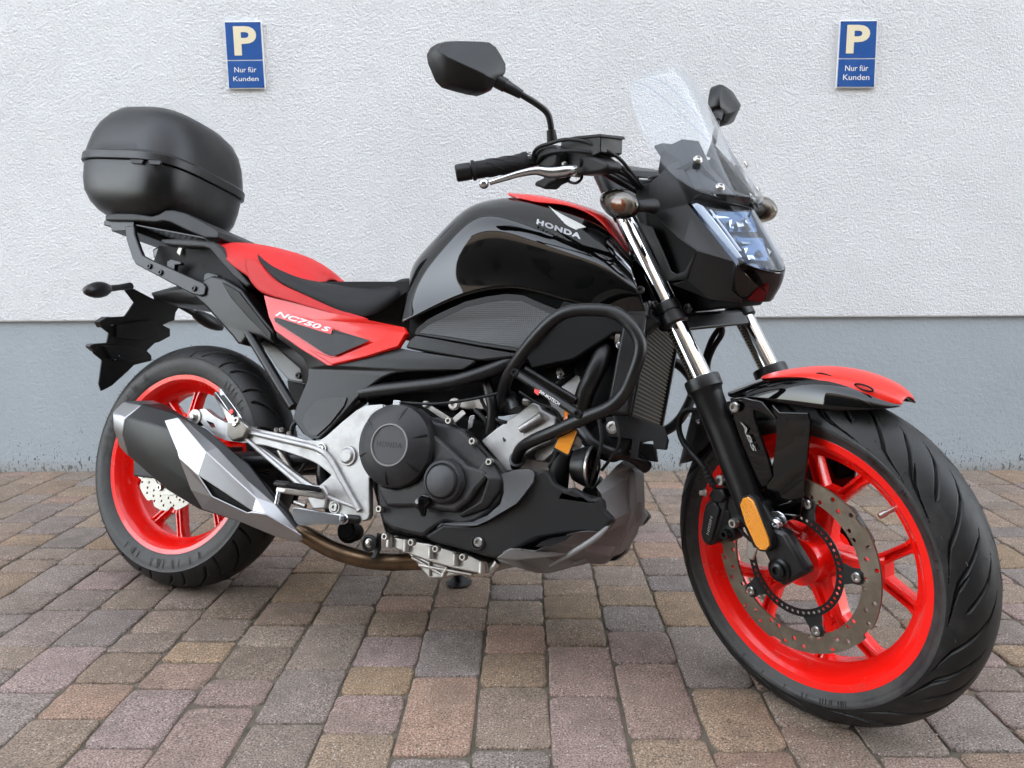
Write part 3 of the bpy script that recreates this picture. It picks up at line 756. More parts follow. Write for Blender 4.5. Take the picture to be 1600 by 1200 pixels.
lid = loft('lid', [sec(.166, .151, 3.9, -.001, tap=TP), sec(.1675, .1525, 3.9, .001, tap=TP), sec(.1675, .1525, 3.9, .020, tap=TP), sec(.1655, .1505, 3.9, .024, tap=TP), sec(.163, .149, 3.8, .027, tap=TP), sec(.161, .147, 3.7, .050, tap=TP), sec(.156, .143, 3.6, .085, .000, tap=TP),
     sec(.146, .136, 3.4, .118, .002, tap=TP), sec(.131, .124, 3.2, .146, .003, tap=TP), sec(.110, .107, 3.0, .166, .003), sec(.082, .084, 2.8, .179, .002), sec(.048, .052, 2.5, .1865), sec(.014, .016, 2.2, .1885)], 'boxm', tb, angle=25)
base = loft('base', [sec(.161, .146, 3.9, -.003, tap=TP), sec(.161, .146, 3.9, -.012, tap=TP), sec(.160, .145, 3.8, -.045, tap=TP), sec(.155, .141, 3.6, -.080, .002, tap=TP), sec(.143, .131, 3.4, -.108, .006, tap=TP), sec(.126, .116, 3.2, -.127, .012), sec(.114, .10, 3.0, -.137, .016)], 'boxm', tb, angle=40)
for x_ in (.09, .155):
    bm = bmesh.new(); poly_into(bm, [bx(x_-.024, .1535*1.09, -.002), bx(x_+.024, .167, -.002), bx(x_+.022, .167, -.013), bx(x_-.018, .167, -.013)], Vector((0, .006, 0))); link('hinge_catch', bm, 'satin', tb, bevel=.0015)
bm = bmesh.new(); cyl_into(bm, bx(-.163, 0, -.02), bx(-.172, 0, -.02), .011); link('lock', bm, 'bolt', base)

# ---------------- rack
rack = empty_part('luggage_rack', bike)
Z1 = 3.636; O1 = (100, 140)
pts = Ls([(232, 712), (300, 700), (400, 702), (500, 718), (540, 706), (575, 684), (615, 682), (690, 700), (780, 745), (868, 795), (880, 812), (878, 845), (800, 842), (700, 800), (600, 752), (560, 745), (520, 752), (420, 745), (232, 742)], Z1, *O1)
plate('mounting_plate', pts, .115, .23, 'satin', rack, bevel=.004)
pts = Ls([(225, 752), (232, 740), (400, 733), (396, 775), (385, 800), (270, 805), (262, 775), (225, 770)], Z1, *O1)
plate('rear_crossbar', pts, .105, .21, 'powder', rack, bevel=.002)
# perforated carrier plate
P = [U(204, 350, .10), U(322, 372, .10)]; a = P[0]; b_ = P[1]
bm = bmesh.new(); nx_, ny_ = 13, 11
w_ = .10
def cp(u, v): return Vector((a.x+(b_.x-a.x)*u, -w_+2*w_*v, a.z+(b_.z-a.z)*u))
for i in range(nx_):
    for j in range(ny_):
        u0, u1, v0, v1 = i/nx_, (i+1)/nx_, j/ny_, (j+1)/ny_; du, dv = (u1-u0)*.22, (v1-v0)*.22
        o_ = [bm.verts.new(cp(*p)) for p in ((u0, v0), (u1, v0), (u1, v1), (u0, v1))]; i_ = [bm.verts.new(cp(*p)) for p in ((u0+du, v0+dv), (u1-du, v0+dv), (u1-du, v1-dv), (u0+du, v1-dv))]
        for k in range(4): bm.faces.new((o_[k], o_[(k+1) % 4], i_[(k+1) % 4], i_[k]))
link('perforated_plate', bm, 'powder', rack, solid=.003, smooth=False)
arm = [(345, 778), (352, 850), (385, 955), (405, 990), (425, 1002), (600, 1095), (720, 1158), (770, 1172), (800, 1165), (806, 1120), (790, 1098), (640, 1030), (500, 968), (445, 940), (428, 900), (400, 820), (396, 770)]
for s_, sg in ((.118, 1), (-.106, -1)):
    pa = plate('side_arm', Ls(arm, Z1, *O1), .118, .012, 'powder', rack, bevel=.003)
    if sg < 0:
        for v in pa.data.vertices: v.co.y = -v.co.y
        pa.data.flip_normals()
bolts('bolt', [U(*p, .1185) for p in ((234, 416.4), (251, 426), (303.5, 451))], 'boltdk', rack, r=.0075, h=.004)
for p in ((590, 985), (800, 1060)):
    pts = Ls([(p[0]-8, p[1]+20), (p[0]-4, p[1]-10), (p[0]+18, p[1]-22), (p[0]+70, p[1]-8), (p[0]+78, p[1]+6), (p[0]+40, p[1]+10), (p[0]+34, p[1]+60), (p[0]+4, p[1]+48)], Z1, *O1)
    plate('clamp_bracket', pts, .108, .012, 'powder', rack, bevel=.0015)
# grab rail
gr = [(548, 848), (620, 846), (740, 852), (850, 866), (885, 890), (930, 950), (1000, 1030), (1062, 1108), (1035, 1122), (960, 1062), (905, 1000), (850, 935), (825, 905), (790, 895), (700, 892), (575, 880), (550, 868)]
g1 = plate('grab_rail', Ls(gr, Z1, *O1), .135, .028, 'satin', bike, bevel=.007)
g2 = g1.copy(); g2.data = g1.data.copy(); C.objects.link(g2)
for v in g2.data.vertices: v.co.y = -v.co.y
g2.data.flip_normals()
# tail: dark inner body, smoked tail lamp, black lower cover
tail = empty_part('tail_section', bike)
pts = [(248, 384, .07), (300, 388, .09), (338, 392, .10), (352, 410, .10), (386, 455, .11), (396, 482, .11), (372, 500, .10), (330, 470, .10), (290, 445, .09), (258, 430, .07), (240, 408, .06)]
plate('inner_tail', pts, .1, .19, 'dark', tail, bevel=.004)
pts = Ls([(498, 905), (545, 885), (600, 960), (612, 985), (580, 1008), (560, 1000), (505, 955)], Z1, *O1)
plate('tail_lamp', pts, .055, .11, 'darkred', tail, bevel=.006)
pts = Ls([(652, 893), (672, 895), (658, 945), (640, 925)], Z1, *O1); plate('seat_latch', pts, .09, .004, 'alu', tail, bevel=.001)
Z2 = 4.0; O2 = (100, 400)
tc_ = [(868, 150, .112), (930, 120, .115), (1000, 138, .12), (1062, 178, .125), (1105, 205, .13), (1180, 310, .135), (1240, 388, .138), (1308, 468, .140), (1312, 552, .135), (1215, 500, .128), (1160, 485, .124), (1110, 552, .120), (1080, 545, .12), (1040, 490, .118), (960, 400, .112), (870, 300, .108), (800, 240, .105), (835, 190, .107)]
plate('tail_cover', Ls(tc_, Z2, *O2), .12, .05, 'satin2', tail, bevel=.006)
pts = Ls([(980, 158, .128), (1090, 222, .134), (1180, 340, .14), (1290, 480, .1445), (1296, 530, .142), (1150, 385, .132), (1040, 260, .126)], Z2, *O2)
plate('tail_trim', pts, .12, .006, 'satin', tail, bevel=.003)
pts = Ls([(870, 300, .09), (1100, 240, .1), (1200, 470, .1), (1110, 548, .09), (1040, 490, .09)], Z2, *O2); plate('inner_fender', pts, .09, .18, 'dark', tail, bevel=.004)
# licence plate carrier with its arm
pc = empty_part('plate_carrier', bike)
pts = Ls([(540, 228, .045), (600, 212, .05), (705, 185, .06), (800, 195, .08), (880, 250, .09), (880, 305, .08), (800, 305, .06), (740, 300, .05), (640, 285, .045), (560, 272, .04)], Z2, *O2)
plate('carrier_arm', pts, .05, .10, 'satin2', pc, bevel=.004)
def splate(name, L, x0, k, th, m, parent, bevel=.002):
    pts = [UP(100+p[0]/4, 400+p[1]/4, x0+(p[2] if len(p) > 2 else 0), k, .62) for p in L]
    bm = bmesh.new(); poly_into(bm, pts, Vector((-th, 0, 0))); o = link(name, bm, m, parent, smooth=False); bmesh_dissolve(o)
    for p in o.data.polygons: p.use_smooth = False
    if bevel: b = o.modifiers.new('b', 'BEVEL'); b.width = bevel; b.segments = 2; b.limit_method = 'ANGLE'; b.angle_limit = R(40)
    return o
XC, KC = -.262, .18
splate('carrier_plate', [(383, 215), (440, 205), (560, 268), (640, 285), (740, 305), (720, 322), (700, 352), (692, 402), (660, 412), (620, 432), (665, 455), (665, 502), (600, 537), (570, 545), (520, 592), (548, 622), (550, 655), (440, 682), (400, 722), (300, 812), (235, 845), (220, 800), (240, 652), (190, 612), (165, 570), (168, 556), (200, 547), (270, 542), (282, 482), (240, 450), (225, 412), (270, 382), (380, 377), (400, 350), (440, 290)], XC, KC, .006, 'satin', pc)
splate('stiffening_rib', [(250, 560, .012), (400, 560, .012), (520, 600, .012), (500, 640, .012), (400, 660, .012), (300, 640, .012)], XC, KC, .012, 'satin', pc)
splate('stiffening_rib', [(330, 430, .010), (560, 400, .010), (600, 500, .010), (480, 530, .010), (330, 510, .010)], XC, KC, .010, 'satin', pc)
splate('carrier_lip', [(222, 410, .010), (270, 380, .010), (300, 380, .010), (245, 430, .010), (240, 450, .010)], XC, KC, .022, 'satin2', pc)
splate('carrier_lip', [(165, 570, .008), (168, 555, .008), (200, 546, .008), (215, 560, .008), (200, 600, .008)], XC, KC, .02, 'satin2', pc)
for p in ((300, 430), (318, 648), (340, 625)):
    q_ = UP(100+p[0]/4, 400+p[1]/4, XC+.013, KC, .62); bm = bmesh.new(); lathe_into(bm, q_, (1, 0, 0), [(0, 0), (.0022, 0), (.0018, .002), (0, .0025)], 10); link('rivet', bm, 'polish', pc)
# rear indicators
def pod(name, c, ax, L, r, m, parent, up_=None, prof=None):
    prof = prof or [(0, 0), (.35, .02), (.72, .16), (.95, .36), (1.0, .52), (.90, .72), (.62, .90), (.32, 1.0), (0, 1.0)]
    bm = bmesh.new(); lathe_into(bm, c, ax, [(a*r, b*L) for a, b in prof], 28)
    return link(name, bm, m, parent, angle=50)
for sg in (1, -1):
    ind = empty_part('rear_indicator', bike)
    root = Vector((-.27, -sg*.055, .775)); tip = U(134, 455, .235); tip = Vector((tip.x, tip.y, tip.z)) if sg > 0 else flipy(U(134, 455, .235))
    d = (root-tip)
    pod('indicator_body', tip, d, d.length*.52, .021, 'satin2', ind)
    tube('indicator_stem', [tip+d*.48, tip+d*.75, root], [.009, .008, .011], 'satin', ind)
    bm = bmesh.new(); lathe_into(bm, tip+d*.02+Vector((-.004, 0, 0)), d, [(0, 0), (.011, .004), (.0165, .02), (.0175, .03), (.012, .05), (0, .055)], 20); link('indicator_lens', bm, 'smoke', ind, angle=60)
# subframe tube and pale inner guard
tube('subframe_tube', [U(388, 520, .115), U(417, 568, .12), U(458, 636, .125)], .0115, 'powder', bike, smooth=False)
tube('subframe_tube', [flipy(U(388, 520, .115)), flipy(U(458, 636, .125))], .0115, 'powder', bike, smooth=False)
plate('rear_hugger', [(398, 525), (430, 540), (470, 575), (474, 598), (450, 594), (430, 570)], .045, .09, 'grey', bike, bevel=.003)
bolts('bolt', [U(467, 587, .047)], 'boltdk', bike, r=.008)
plate('shock_mount', [(448, 594), (476, 600), (474, 640), (455, 640)], .03, .06, 'dark', bike)

# ---------------- seat
Z4 = 4.0; O4 = (380, 360)
seat = empty_part('seat', bike)
# pillion: rear, red
rows = [
 [(338, 377, .055), (365, 376, .07), (395, 378, .075), (430, 386, .075), (458, 395, .07), (482, 409, .062), (500, 424, .05), (511, 437, .035)],
 [(340, 385, .11), (367, 385, .125), (395, 388, .13), (425, 402, .13), (450, 415, .125), (475, 428, .12), (495, 436, .11), (508, 443, .10)],
 [(348, 400, .135), (378, 408, .145), (400, 420, .15), (425, 432, .152), (450, 445, .152), (475, 455, .15), (495, 462, .14), (508, 462, .12)],
 [(362, 415, .14), (385, 430, .148), (404, 445, .152), (430, 458, .155), (452, 466, .155), (476, 472, .15), (495, 476, .145), (508, 476, .13)]]
shell('pillion_cushion', rows, 'redvinyl', seat, top=.012, sub=2)
# red skirt running under the black rider cushion
rows = [
 [(381, 400, .149), (398, 402, .150), (410, 416, .152), (425, 437, .155), (455, 452, .158), (492, 467, .158), (530, 485, .155), (575, 497, .15)],
 [(383, 415, .150), (392, 425, .152), (404, 438, .155), (425, 450, .158), (455, 462, .160), (492, 477, .160), (530, 490, .157), (575, 499, .151)],
 [(388, 435, .150), (396, 446, .152), (407, 458, .155), (428, 464, .158), (455, 471, .160), (492, 482, .160), (530, 493, .157), (575, 501, .151)]]
shell('seat_skirt', rows, 'redvinyl', seat, mirror=False, sub=2, solid=.004)
rw_ = [[flipy(U(*p)) for p in r_] for r_ in rows]; shell('seat_skirt', rw_, 'redvinyl', seat, mirror=False, sub=2, solid=.004)
# rider cushion, black
rows = [
 [(402, 394, .118), (420, 407, .125), (440, 418, .125), (480, 434, .11), (515, 439, .10), (555, 445, .10), (587, 446, .095), (606, 440, .085), (622, 431, .07), (637, 432, .055)],
 [(403, 398, .132), (421, 414, .14), (442, 427, .145), (480, 442, .14), (515, 449, .135), (555, 455, .13), (587, 458, .125), (608, 452, .11), (625, 441, .09), (641, 437, .065)],
 [(406, 406, .145), (424, 424, .152), (446, 438, .158), (482, 452, .16), (517, 462, .158), (555, 469, .152), (588, 470, .14), (610, 462, .122), (628, 450, .098), (642, 443, .07)],
 [(412, 416, .149), (428, 434, .156), (455, 449, .160), (490, 464, .162), (522, 477, .160), (556, 486, .155), (585, 485, .142), (606, 476, .125), (626, 461, .10), (641, 449, .072)],
 [(415, 419, .146), (431, 439, .152), (458, 453, .157), (492, 468, .158), (528, 486, .155), (560, 497, .15), (582, 495, .138), (606, 482, .12), (628, 463, .096), (641, 450, .07)]]
shell('rider_cushion', rows, 'cloth', seat, top=-.004, sub=2)
plate('seat_base', [(395, 440), (455, 474), (520, 495), (570, 500), (600, 482), (640, 452), (640, 440), (500, 440), (430, 420), (380, 400)], .10, .20, 'dark', seat, bevel=0)

# ---------------- red side panel with its decal
rp = [(412, 461, .150), (430, 466, .152), (480, 478, .157), (520, 489, .158), (555, 497, .158), (580, 501, .158), (605, 506, .157), (630, 511, .155), (636, 521, .154), (622, 543, .158), (570, 559, .160), (520, 571, .160), (512, 571, .160), (470, 545, .158), (430, 517, .155), (420, 495, .153)]
o = plate('side_panel', rp, .15, .012, 'redpaint', bike, bevel=.004); sp = o
# raised lower facet
plate('panel_facet', [(634, 520, .1575), (622, 541, .1615), (568, 558, .1635), (518, 570, .1635), (511, 565, .1635), (480, 545, .162), (520, 559, .163), (545, 553, .163), (590, 532, .161), (615, 518, .158)], .16, .004, 'redpaint', sp, bevel=.0018)
plate('decal', [(428, 497, .1605), (438, 494, .1607), (517, 517, .1645), (522, 515, .1645), (578, 532, .1645), (523, 556, .1655), (508, 553, .1655), (470, 528, .164), (430, 503, .161)], .16, .0008, 'cover', sp, bevel=0)
plate('decal_band', [(430, 484.5, .1615), (440, 484, .162), (520, 512.5, .1655), (517, 522, .1655), (505, 519, .1655), (428, 494.5, .1615)], .16, .0008, 'redpaint', sp, bevel=0)
text('lettering', 'NC750', U(430, 493, .1628), U(500, 515, .1658), U(433, 485.5, .1628), 'white', sp, font_shear=.3, bold=.03, depth=.0003)
text('lettering', 'S', U(502, 515.5, .1658), U(515, 519, .1660), U(504, 508.5, .1658), 'silverp', sp, font_shear=.3, bold=.02, depth=.0003)
# ---------------- plastic side cover
sc_ = [(430, 517, .146), (470, 545, .150), (512, 571, .155), (570, 559, .155), (622, 543, .152), (634, 546, .150), (690, 555, .156), (742, 563, .160), (740, 568, .160), (724, 577, .158), (690, 579, .157), (640, 580, .156), (615, 583, .155), (594, 592, .152), (572, 608, .15), (555, 625, .148), (538, 645, .148), (518, 668, .150), (499, 686, .152), (486, 686, .152), (472, 677, .150), (460, 660, .147), (458, 650, .146), (462, 636, .144), (472, 612, .142), (480, 592, .142), (481, 576, .141), (472, 558, .140), (450, 540, .141), (432, 528, .143)]
o = plate('side_cover', sc_, .15, .02, 'satin2', bike, bevel=.008)
plate('grip_patch', [(494, 627, .1505), (505, 622, .1505), (541, 621, .1505), (537, 634, .151), (515, 662, .153), (494, 681, .1545), (483, 678, .154), (472, 660, .151), (477, 645, .151)], .15, .001, 'grip', o, bevel=0)
o2 = o.copy(); o2.data = o.data.copy(); C.objects.link(o2)
for v in o2.data.vertices: v.co.y = -v.co.y
o2.data.flip_normals()
# ---------------- exhaust
ex = empty_part('exhaust', bike)
def sections(name, secs, m, parent, **k):                # each section a loop of (px,py,s) points, lofted in order
    return loft(name, [[U(*p) for p in s_] for s_ in secs], m, parent, **k)
Z3 = 3.333; O3 = (130, 580)
Sx = lambda *L: [(130+p[0]/3.333, 580+p[1]/3.333, p[2]) for p in L]
mb = sections('muffler', [
 Sx((300, 180, .185), (218, 245, .215), (205, 330, .215), (235, 442, .19), (300, 420, .11), (395, 200, .10), (410, 165, .13)),
 Sx((310, 172, .19), (235, 240, .222), (222, 335, .222), (248, 452, .195), (330, 450, .10), (420, 220, .09), (440, 178, .13)),
 Sx((470, 215, .195), (440, 300, .23), (400, 470, .23), (440, 620, .20), (520, 600, .10), (570, 350, .09), (570, 262, .13)),
 Sx((640, 300, .19), (620, 420, .225), (570, 600, .225), (600, 718, .195), (660, 700, .11), (720, 480, .10), (710, 370, .13)),
 Sx((860, 480, .17), (840, 600, .19), (800, 740, .19), (830, 790, .17), (870, 780, .13), (900, 640, .12), (900, 520, .14)),
 Sx((1030, 700, .155), (1020, 740, .165), (1000, 820, .165), (1020, 850, .155), (1050, 850, .14), (1080, 780, .13), (1070, 720, .14)),
 Sx((1120, 810, .150), (1115, 830, .155), (1100, 860, .155), (1120, 875, .15), (1140, 870, .145), (1150, 840, .14), (1145, 815, .145))], 'satin2', ex, angle=28, bevel=.004)
sections('end_cap', [
 Sx((206, 162, .165), (160, 212, .200), (160, 290, .203), (190, 388, .180), (250, 380, .11), (300, 190, .10), (330, 158, .12)),
 Sx((222, 156, .175), (152, 218, .208), (158, 295, .210), (192, 398, .185), (260, 390, .11), (340, 190, .10), (370, 152, .125)),
 Sx((304, 178, .188), (216, 246, .2175), (205, 332, .2175), (237, 446, .192), (300, 422, .11), (395, 205, .10), (411, 168, .13))], 'mufflr', ex, angle=30, bevel=.0035)
# heat shield, a faceted shell standing off the can
hs_ = empty_part('heat_shield', ex)
def facet(name, polys, m, parent, th=.004, bevel=.0015):
    bm = bmesh.new(); vd = {}
    def gv(p):
        k = (round(p[0]), round(p[1]))
        if k not in vd: vd[k] = bm.verts.new(U(130+p[0]/3.333, 580+p[1]/3.333, p[2]))
        return vd[k]
    for poly in polys: bm.faces.new([gv(p) for p in poly])
    bmesh.ops.triangulate(bm, faces=[f for f in bm.faces if len(f.verts) > 4])
    o = link(name, bm, m, parent, smooth=False)
    s = o.modifiers.new('s', 'SOLIDIFY'); s.thickness = th; s.offset = -1
    if bevel: b = o.modifiers.new('b', 'BEVEL'); b.width = bevel; b.segments = 2; b.limit_method = 'ANGLE'; b.angle_limit = R(12)
    return o
A1 = (423, 256, .228); A2 = (492, 240, .215); A3 = (532, 252, .200); B1 = (487, 412, .242); B2 = (497, 452, .242); B3 = (560, 618, .228); B4 = (620, 718, .212)
D1 = (582, 528, .246); D2 = (598, 543, .246); D3 = (668, 652, .238); T1 = (880, 728, .226); T2 = (950, 745, .226); T3 = (852, 738, .226)
E1 = (700, 400, .214); E2 = (850, 560, .210); E3 = (1000, 690, .200); G1 = (1135, 855, .192); G2 = (1145, 880, .184); G3 = (1100, 892, .186); G4 = (1000, 862, .198); G5 = (830, 790, .21)
R1 = (640, 420, .240); R2 = (900, 660, .222)
facet('shield_upper_face', [(A1, B1, D1, R1, A2), (A2, R1, E1, A3), (R1, R2, E2, E1), (R2, T2, G1, E3, E2), (D1, D2, T1, T2, R2, R1)], 'mufflr', hs_)
facet('shield_lower_face', [(B1, B2, D3, D2, D1), (B2, B3, D3), (B3, B4, G5, T3, D3), (T3, G5, G4, T2), (T2, G4, G3, G1), (G1, G3, G2), (T3, T2, T1)], 'mufflr', hs_)
facet('shield_slot', [((596, 540, .239), (884, 728, .219), (850, 742, .219), (666, 655, .230))], 'dark', hs_, bevel=0)
bolts('bolt', [U(130+1005/3.333, 580+808/3.333, .196)], 'bolt', hs_, r=.0085, h=.005)
bm = bmesh.new(); lathe_into(bm, U(130+1005/3.333, 580+808/3.333, .192), OUT, [(.0095, 0), (.0125, .003), (.0125, .006), (.010, .006), (.0095, .003)], 28); link('collar', bm, 'satin', hs_)
tube('header_pipe', [U(466, 830, .15), U(482, 838, .145), U(517, 858, .13), U(559, 872, .11), U(600, 878, .09), U(650, 877, .07), U(720, 872, .05), U(830, 845, .03)], .0185, 'bronze', ex, n=20)
bm = bmesh.new(); a_ = U(580, 848, .135); lathe_into(bm, a_+Vector((0, -.004, 0)), OUT, [(0, 0), (.017, 0), (.018, .002), (.018, .006), (.013, .008), (.012, .004), (.007, .004), (.007, .008), (0, .009)], 28); link('mount_rubber', bm, 'satin', ex)
bolts('bolt', [a_+Vector((0, -.008, 0))], 'bolt', ex, r=.006, h=.005, hexa=True)
plate('hanger_bracket', [(588, 832), (594, 834), (594, 858), (586, 874), (578, 874), (584, 860)], .125, .006, 'powder', ex)

# ================================================================ tank and middle
Z5 = 3.75; O5 = (620, 280)
tank = empty_part('fuel_tank_cover', bike)
rows = [
 [(640, 424, 0.05), (643, 408, 0.065), (658, 389, 0.075), (687, 357, 0.085), (712, 330, 0.09), (735, 314, 0.09), (760, 306, 0.09), (791, 301, 0.088), (822, 303, 0.088), (852, 308, 0.088), (881, 316, 0.088), (905, 324, 0.088), (930, 335, 0.088), (950, 350, 0.09), (966, 372, 0.095), (985, 400, 0.1)],
 [(640, 432, 0.097), (646, 417, 0.112), (663, 398, 0.127), (692, 366, 0.14), (718, 340, 0.147), (745, 325, 0.149), (775, 327, 0.147), (806, 338, 0.147), (838, 352, 0.15), (870, 365, 0.154), (895, 375, 0.158), (915, 384, 0.162), (937, 394, 0.165), (956, 408, 0.167), (974, 424, 0.167), (992, 440, 0.167)],
 [(638, 446, 0.119), (648, 432, 0.129), (666, 415, 0.142), (694, 388, 0.154), (722, 364, 0.162), (750, 350, 0.164), (780, 350, 0.164), (810, 358, 0.164), (842, 370, 0.166), (872, 382, 0.17), (897, 392, 0.174), (918, 402, 0.177), (940, 413, 0.178), (960, 426, 0.178), (978, 441, 0.176), (998, 455, 0.174)],
 [(633, 468, 0.125), (648, 455, 0.132), (668, 440, 0.14), (694, 422, 0.15), (722, 408, 0.156), (750, 398, 0.16), (780, 396, 0.16), (810, 400, 0.16), (842, 407, 0.162), (872, 415, 0.165), (898, 424, 0.168), (920, 432, 0.17), (942, 442, 0.171), (963, 453, 0.17), (983, 464, 0.168), (1004, 473, 0.165)],
 [(628, 490, 0.135), (646, 479, 0.137), (668, 466, 0.141), (694, 452, 0.147), (722, 441, 0.152), (750, 434, 0.154), (780, 430, 0.154), (808, 430, 0.155), (838, 433, 0.156), (866, 440, 0.158), (892, 449, 0.16), (915, 457, 0.162), (940, 465, 0.163), (964, 472, 0.162), (985, 479, 0.16), (1008, 484, 0.157)],
 [(624, 505, 0.147), (643, 498, 0.147), (667, 486, 0.148), (694, 474, 0.15), (722, 463, 0.153), (750, 455, 0.155), (780, 450, 0.155), (806, 450, 0.155), (832, 455, 0.155), (858, 463, 0.155), (882, 471, 0.155), (910, 478, 0.155), (940, 484, 0.155), (966, 488, 0.155), (988, 491, 0.154), (1012, 494, 0.152)]]
shell('side_shroud', rows, 'gloss', tank, top=.016, sub=2)
# red centre strip standing proud of the top
rows = [
 [(790, 299, .060), (822, 299, .065), (852, 303.5, .065), (881, 311, .065), (905, 317, .064), (930, 326, .062), (947, 334, .060), (958, 348, .060), (972, 371, .06), (985, 392, .06)],
 [(797, 304, .085), (828, 311, .094), (852, 313, .096), (881, 316.5, .092), (905, 324, .090), (926, 332, .090), (942, 343, .091), (954, 357, .093), (968, 378, .096), (984, 402, .10)],
 [(803, 306, .088), (833, 315, .096), (854, 317, .097), (881, 319, .092), (905, 326, .091), (924, 335, .091), (939, 347, .092), (951, 361, .094), (966, 381, .097), (984, 406, .10)]]
shell('centre_strip', rows, 'redpaint', tank, top=.010, sub=2)
plate('tank_core', [(640, 450), (700, 400), (760, 380), (850, 390), (940, 430), (1000, 470), (1010, 492), (980, 520), (900, 560), (800, 580), (700, 570), (640, 540)], .12, .24, 'dark', tank, bevel=0)
# emblem and name
eb = [(-.0, 0), (1, .62)]
def wing(i):                                             # five feathers of the wing badge
    a = [(857, 322.7), (909, 345)]; 
    u0 = i/5; u1 = u0+.115
    A0, A1_ = (856+7*i*.55, 322.5+7.4*i*.82), (857.5+7*i*.55, 325.5+7.4*i*.82)
    return A0, A1_
NT = .172
def tk(x, y):                                            # s of the shroud near the badge
    return .1545+(y-345)*.00045+(x-870)*.00014
for i in range(6):
    L = [(858+4.6*i, 322.5+5.0*i), (866+4.4*i, 329+4.6*i), (886+2.2*i, 340+3.3*i), (904-.6*i, 349+1.9*i), (915-2.6*i, 355+.5*i)]
    tube('wing_emblem', [U(x_, y_, tk(x_, y_)+.0012) for x_, y_ in L], [.0006, .0011, .0011, .0011, .0009], 'silverp', tank, n=6, seg=3)
text('lettering', 'HONDA', U(838, 350, tk(838, 350)+.0012), U(907, 374, tk(907, 374)+.0015), U(839.5, 342, tk(839, 342)+.0012), 'silverp', tank, bold=.045, spacing=1.15, depth=.0005)
# knee pad and lower panel
kp = [(647, 522, .150), (651, 513, .152), (668, 499, .155), (687, 489, .157), (727, 471, .160), (760, 463, .161), (791, 459, .161), (817, 461, .161), (847, 474, .162), (880, 487, .163), (874, 497, .164), (850, 520, .166), (828, 542, .166), (815, 549, .165), (806, 549, .165), (750, 540, .162), (700, 531, .158)]
o = plate('knee_panel', kp, .15, .02, 'satin', bike, bevel=.005)
plate('knee_grip', [(655, 520, .1525), (670, 508, .1545), (690, 499, .158), (728, 481, .1615), (762, 473, .163), (792, 469, .163), (814, 470, .163), (840, 481, .164), (864, 492, .165), (846, 512, .1675), (824, 534, .168), (811, 544, .167), (750, 535, .1635), (700, 526, .159)], .16, .0015, 'grip', o, bevel=.001)
plate('lower_panel', [(633, 543, .150), (640, 530, .150), (650, 523, .150), (700, 532, .155), (760, 543, .158), (806, 551, .16), (818, 550, .16), (806, 558, .16), (770, 562, .159), (742, 563, .156), (690, 554, .153)], .15, .03, 'satin2', bike, bevel=.004)
plate('front_shroud', [(880, 470, .160), (940, 482, .160), (1012, 492, .158), (1030, 500, .150), (1010, 520, .15), (960, 520, .155), (900, 560, .155), (830, 575, .15), (820, 552, .155), (850, 520, .158)], .12, .03, 'dark', bike, bevel=.006)
bolts('bolt', [U(1001, 454, .1815)], 'boltdk', tank, r=.008)
# ---------------- frame
fr_ = empty_part('frame', bike)
mt_ = [U(566, 614, .135), U(600, 609, .14), (U(650, 604, .143)), U(705, 597, .145), U(755, 583, .145), U(800, 565, .14), U(850, 540, .12), U(920, 510, .08), U(985, 470, .04)]
tube('main_tube', mt_, .0155, 'powder', fr_, n=16)
tube('main_tube', [flipy(v) for v in mt_], .0155, 'powder', fr_, n=16)
t2_ = [U(566, 622, .125), U(545, 640, .12), U(520, 680, .12), U(505, 740, .12), U(520, 800, .11)]
tube('rear_tube', t2_, .016, 'powder', fr_); tube('rear_tube', [flipy(v) for v in t2_], .016, 'powder', fr_)
tube('lower_tube', [U(755, 583, .12), U(770, 640, .12), U(760, 700, .10)], .012, 'powder', fr_)
plate('head_gusset', [(930, 440), (1000, 470), (1030, 500), (1000, 530), (930, 520), (880, 500)], .04, .08, 'powder', fr_)
# rear frame stays / dark middle filling
plate('airbox', [(560, 585), (650, 560), (760, 565), (860, 545), (930, 540), (930, 580), (850, 620), (740, 640), (640, 640), (570, 630)], .08, .16, 'dark', bike, bevel=.01)
# swingarm (dark, behind the bracket)
sw = empty_part('swingarm', bike)
tube('arm', [V(0, .105, .314), V(.15, .11, .325), V(.40, .11, .36), V(.52, .10, .39)], [.018, .024, .028, .03], 'powder', sw)
tube('arm', [V(0, -.105, .314), V(.15, -.11, .325), V(.40, -.11, .36), V(.52, -.10, .39)], [.018, .024, .028, .03], 'powder', sw)
bm = bmesh.new(); cyl_into(bm, V(.52, -.12, .39), V(.52, .12, .39), .03); link('pivot', bm, 'powder', sw)
bm = bmesh.new(); cyl_into(bm, V(0, -.13, .314), V(0, .125, .314), .012); link('rear_axle', bm, 'bolt', sw)
plate('chain_guard', [(330, 660), (400, 690), (470, 750), (460, 790), (400, 760), (340, 700)], -.08, .01, 'dark', bike)
bm = bmesh.new(); box_into(bm, (-.11, -.10, .335), (-.04, -.055, .40)); link('rear_caliper', bm, 'cover', bike, bevel=.008)
plate('rear_caliper_body', [(208, 718), (224, 722), (241, 735), (241, 748), (208, 744)], .095, .04, 'cover', bike, bevel=.004)
tube('brake_hose', [U(320, 655, .09), U(350, 668, .1), U(390, 690, .1), U(450, 735, .1)], .004, 'satin', sw)
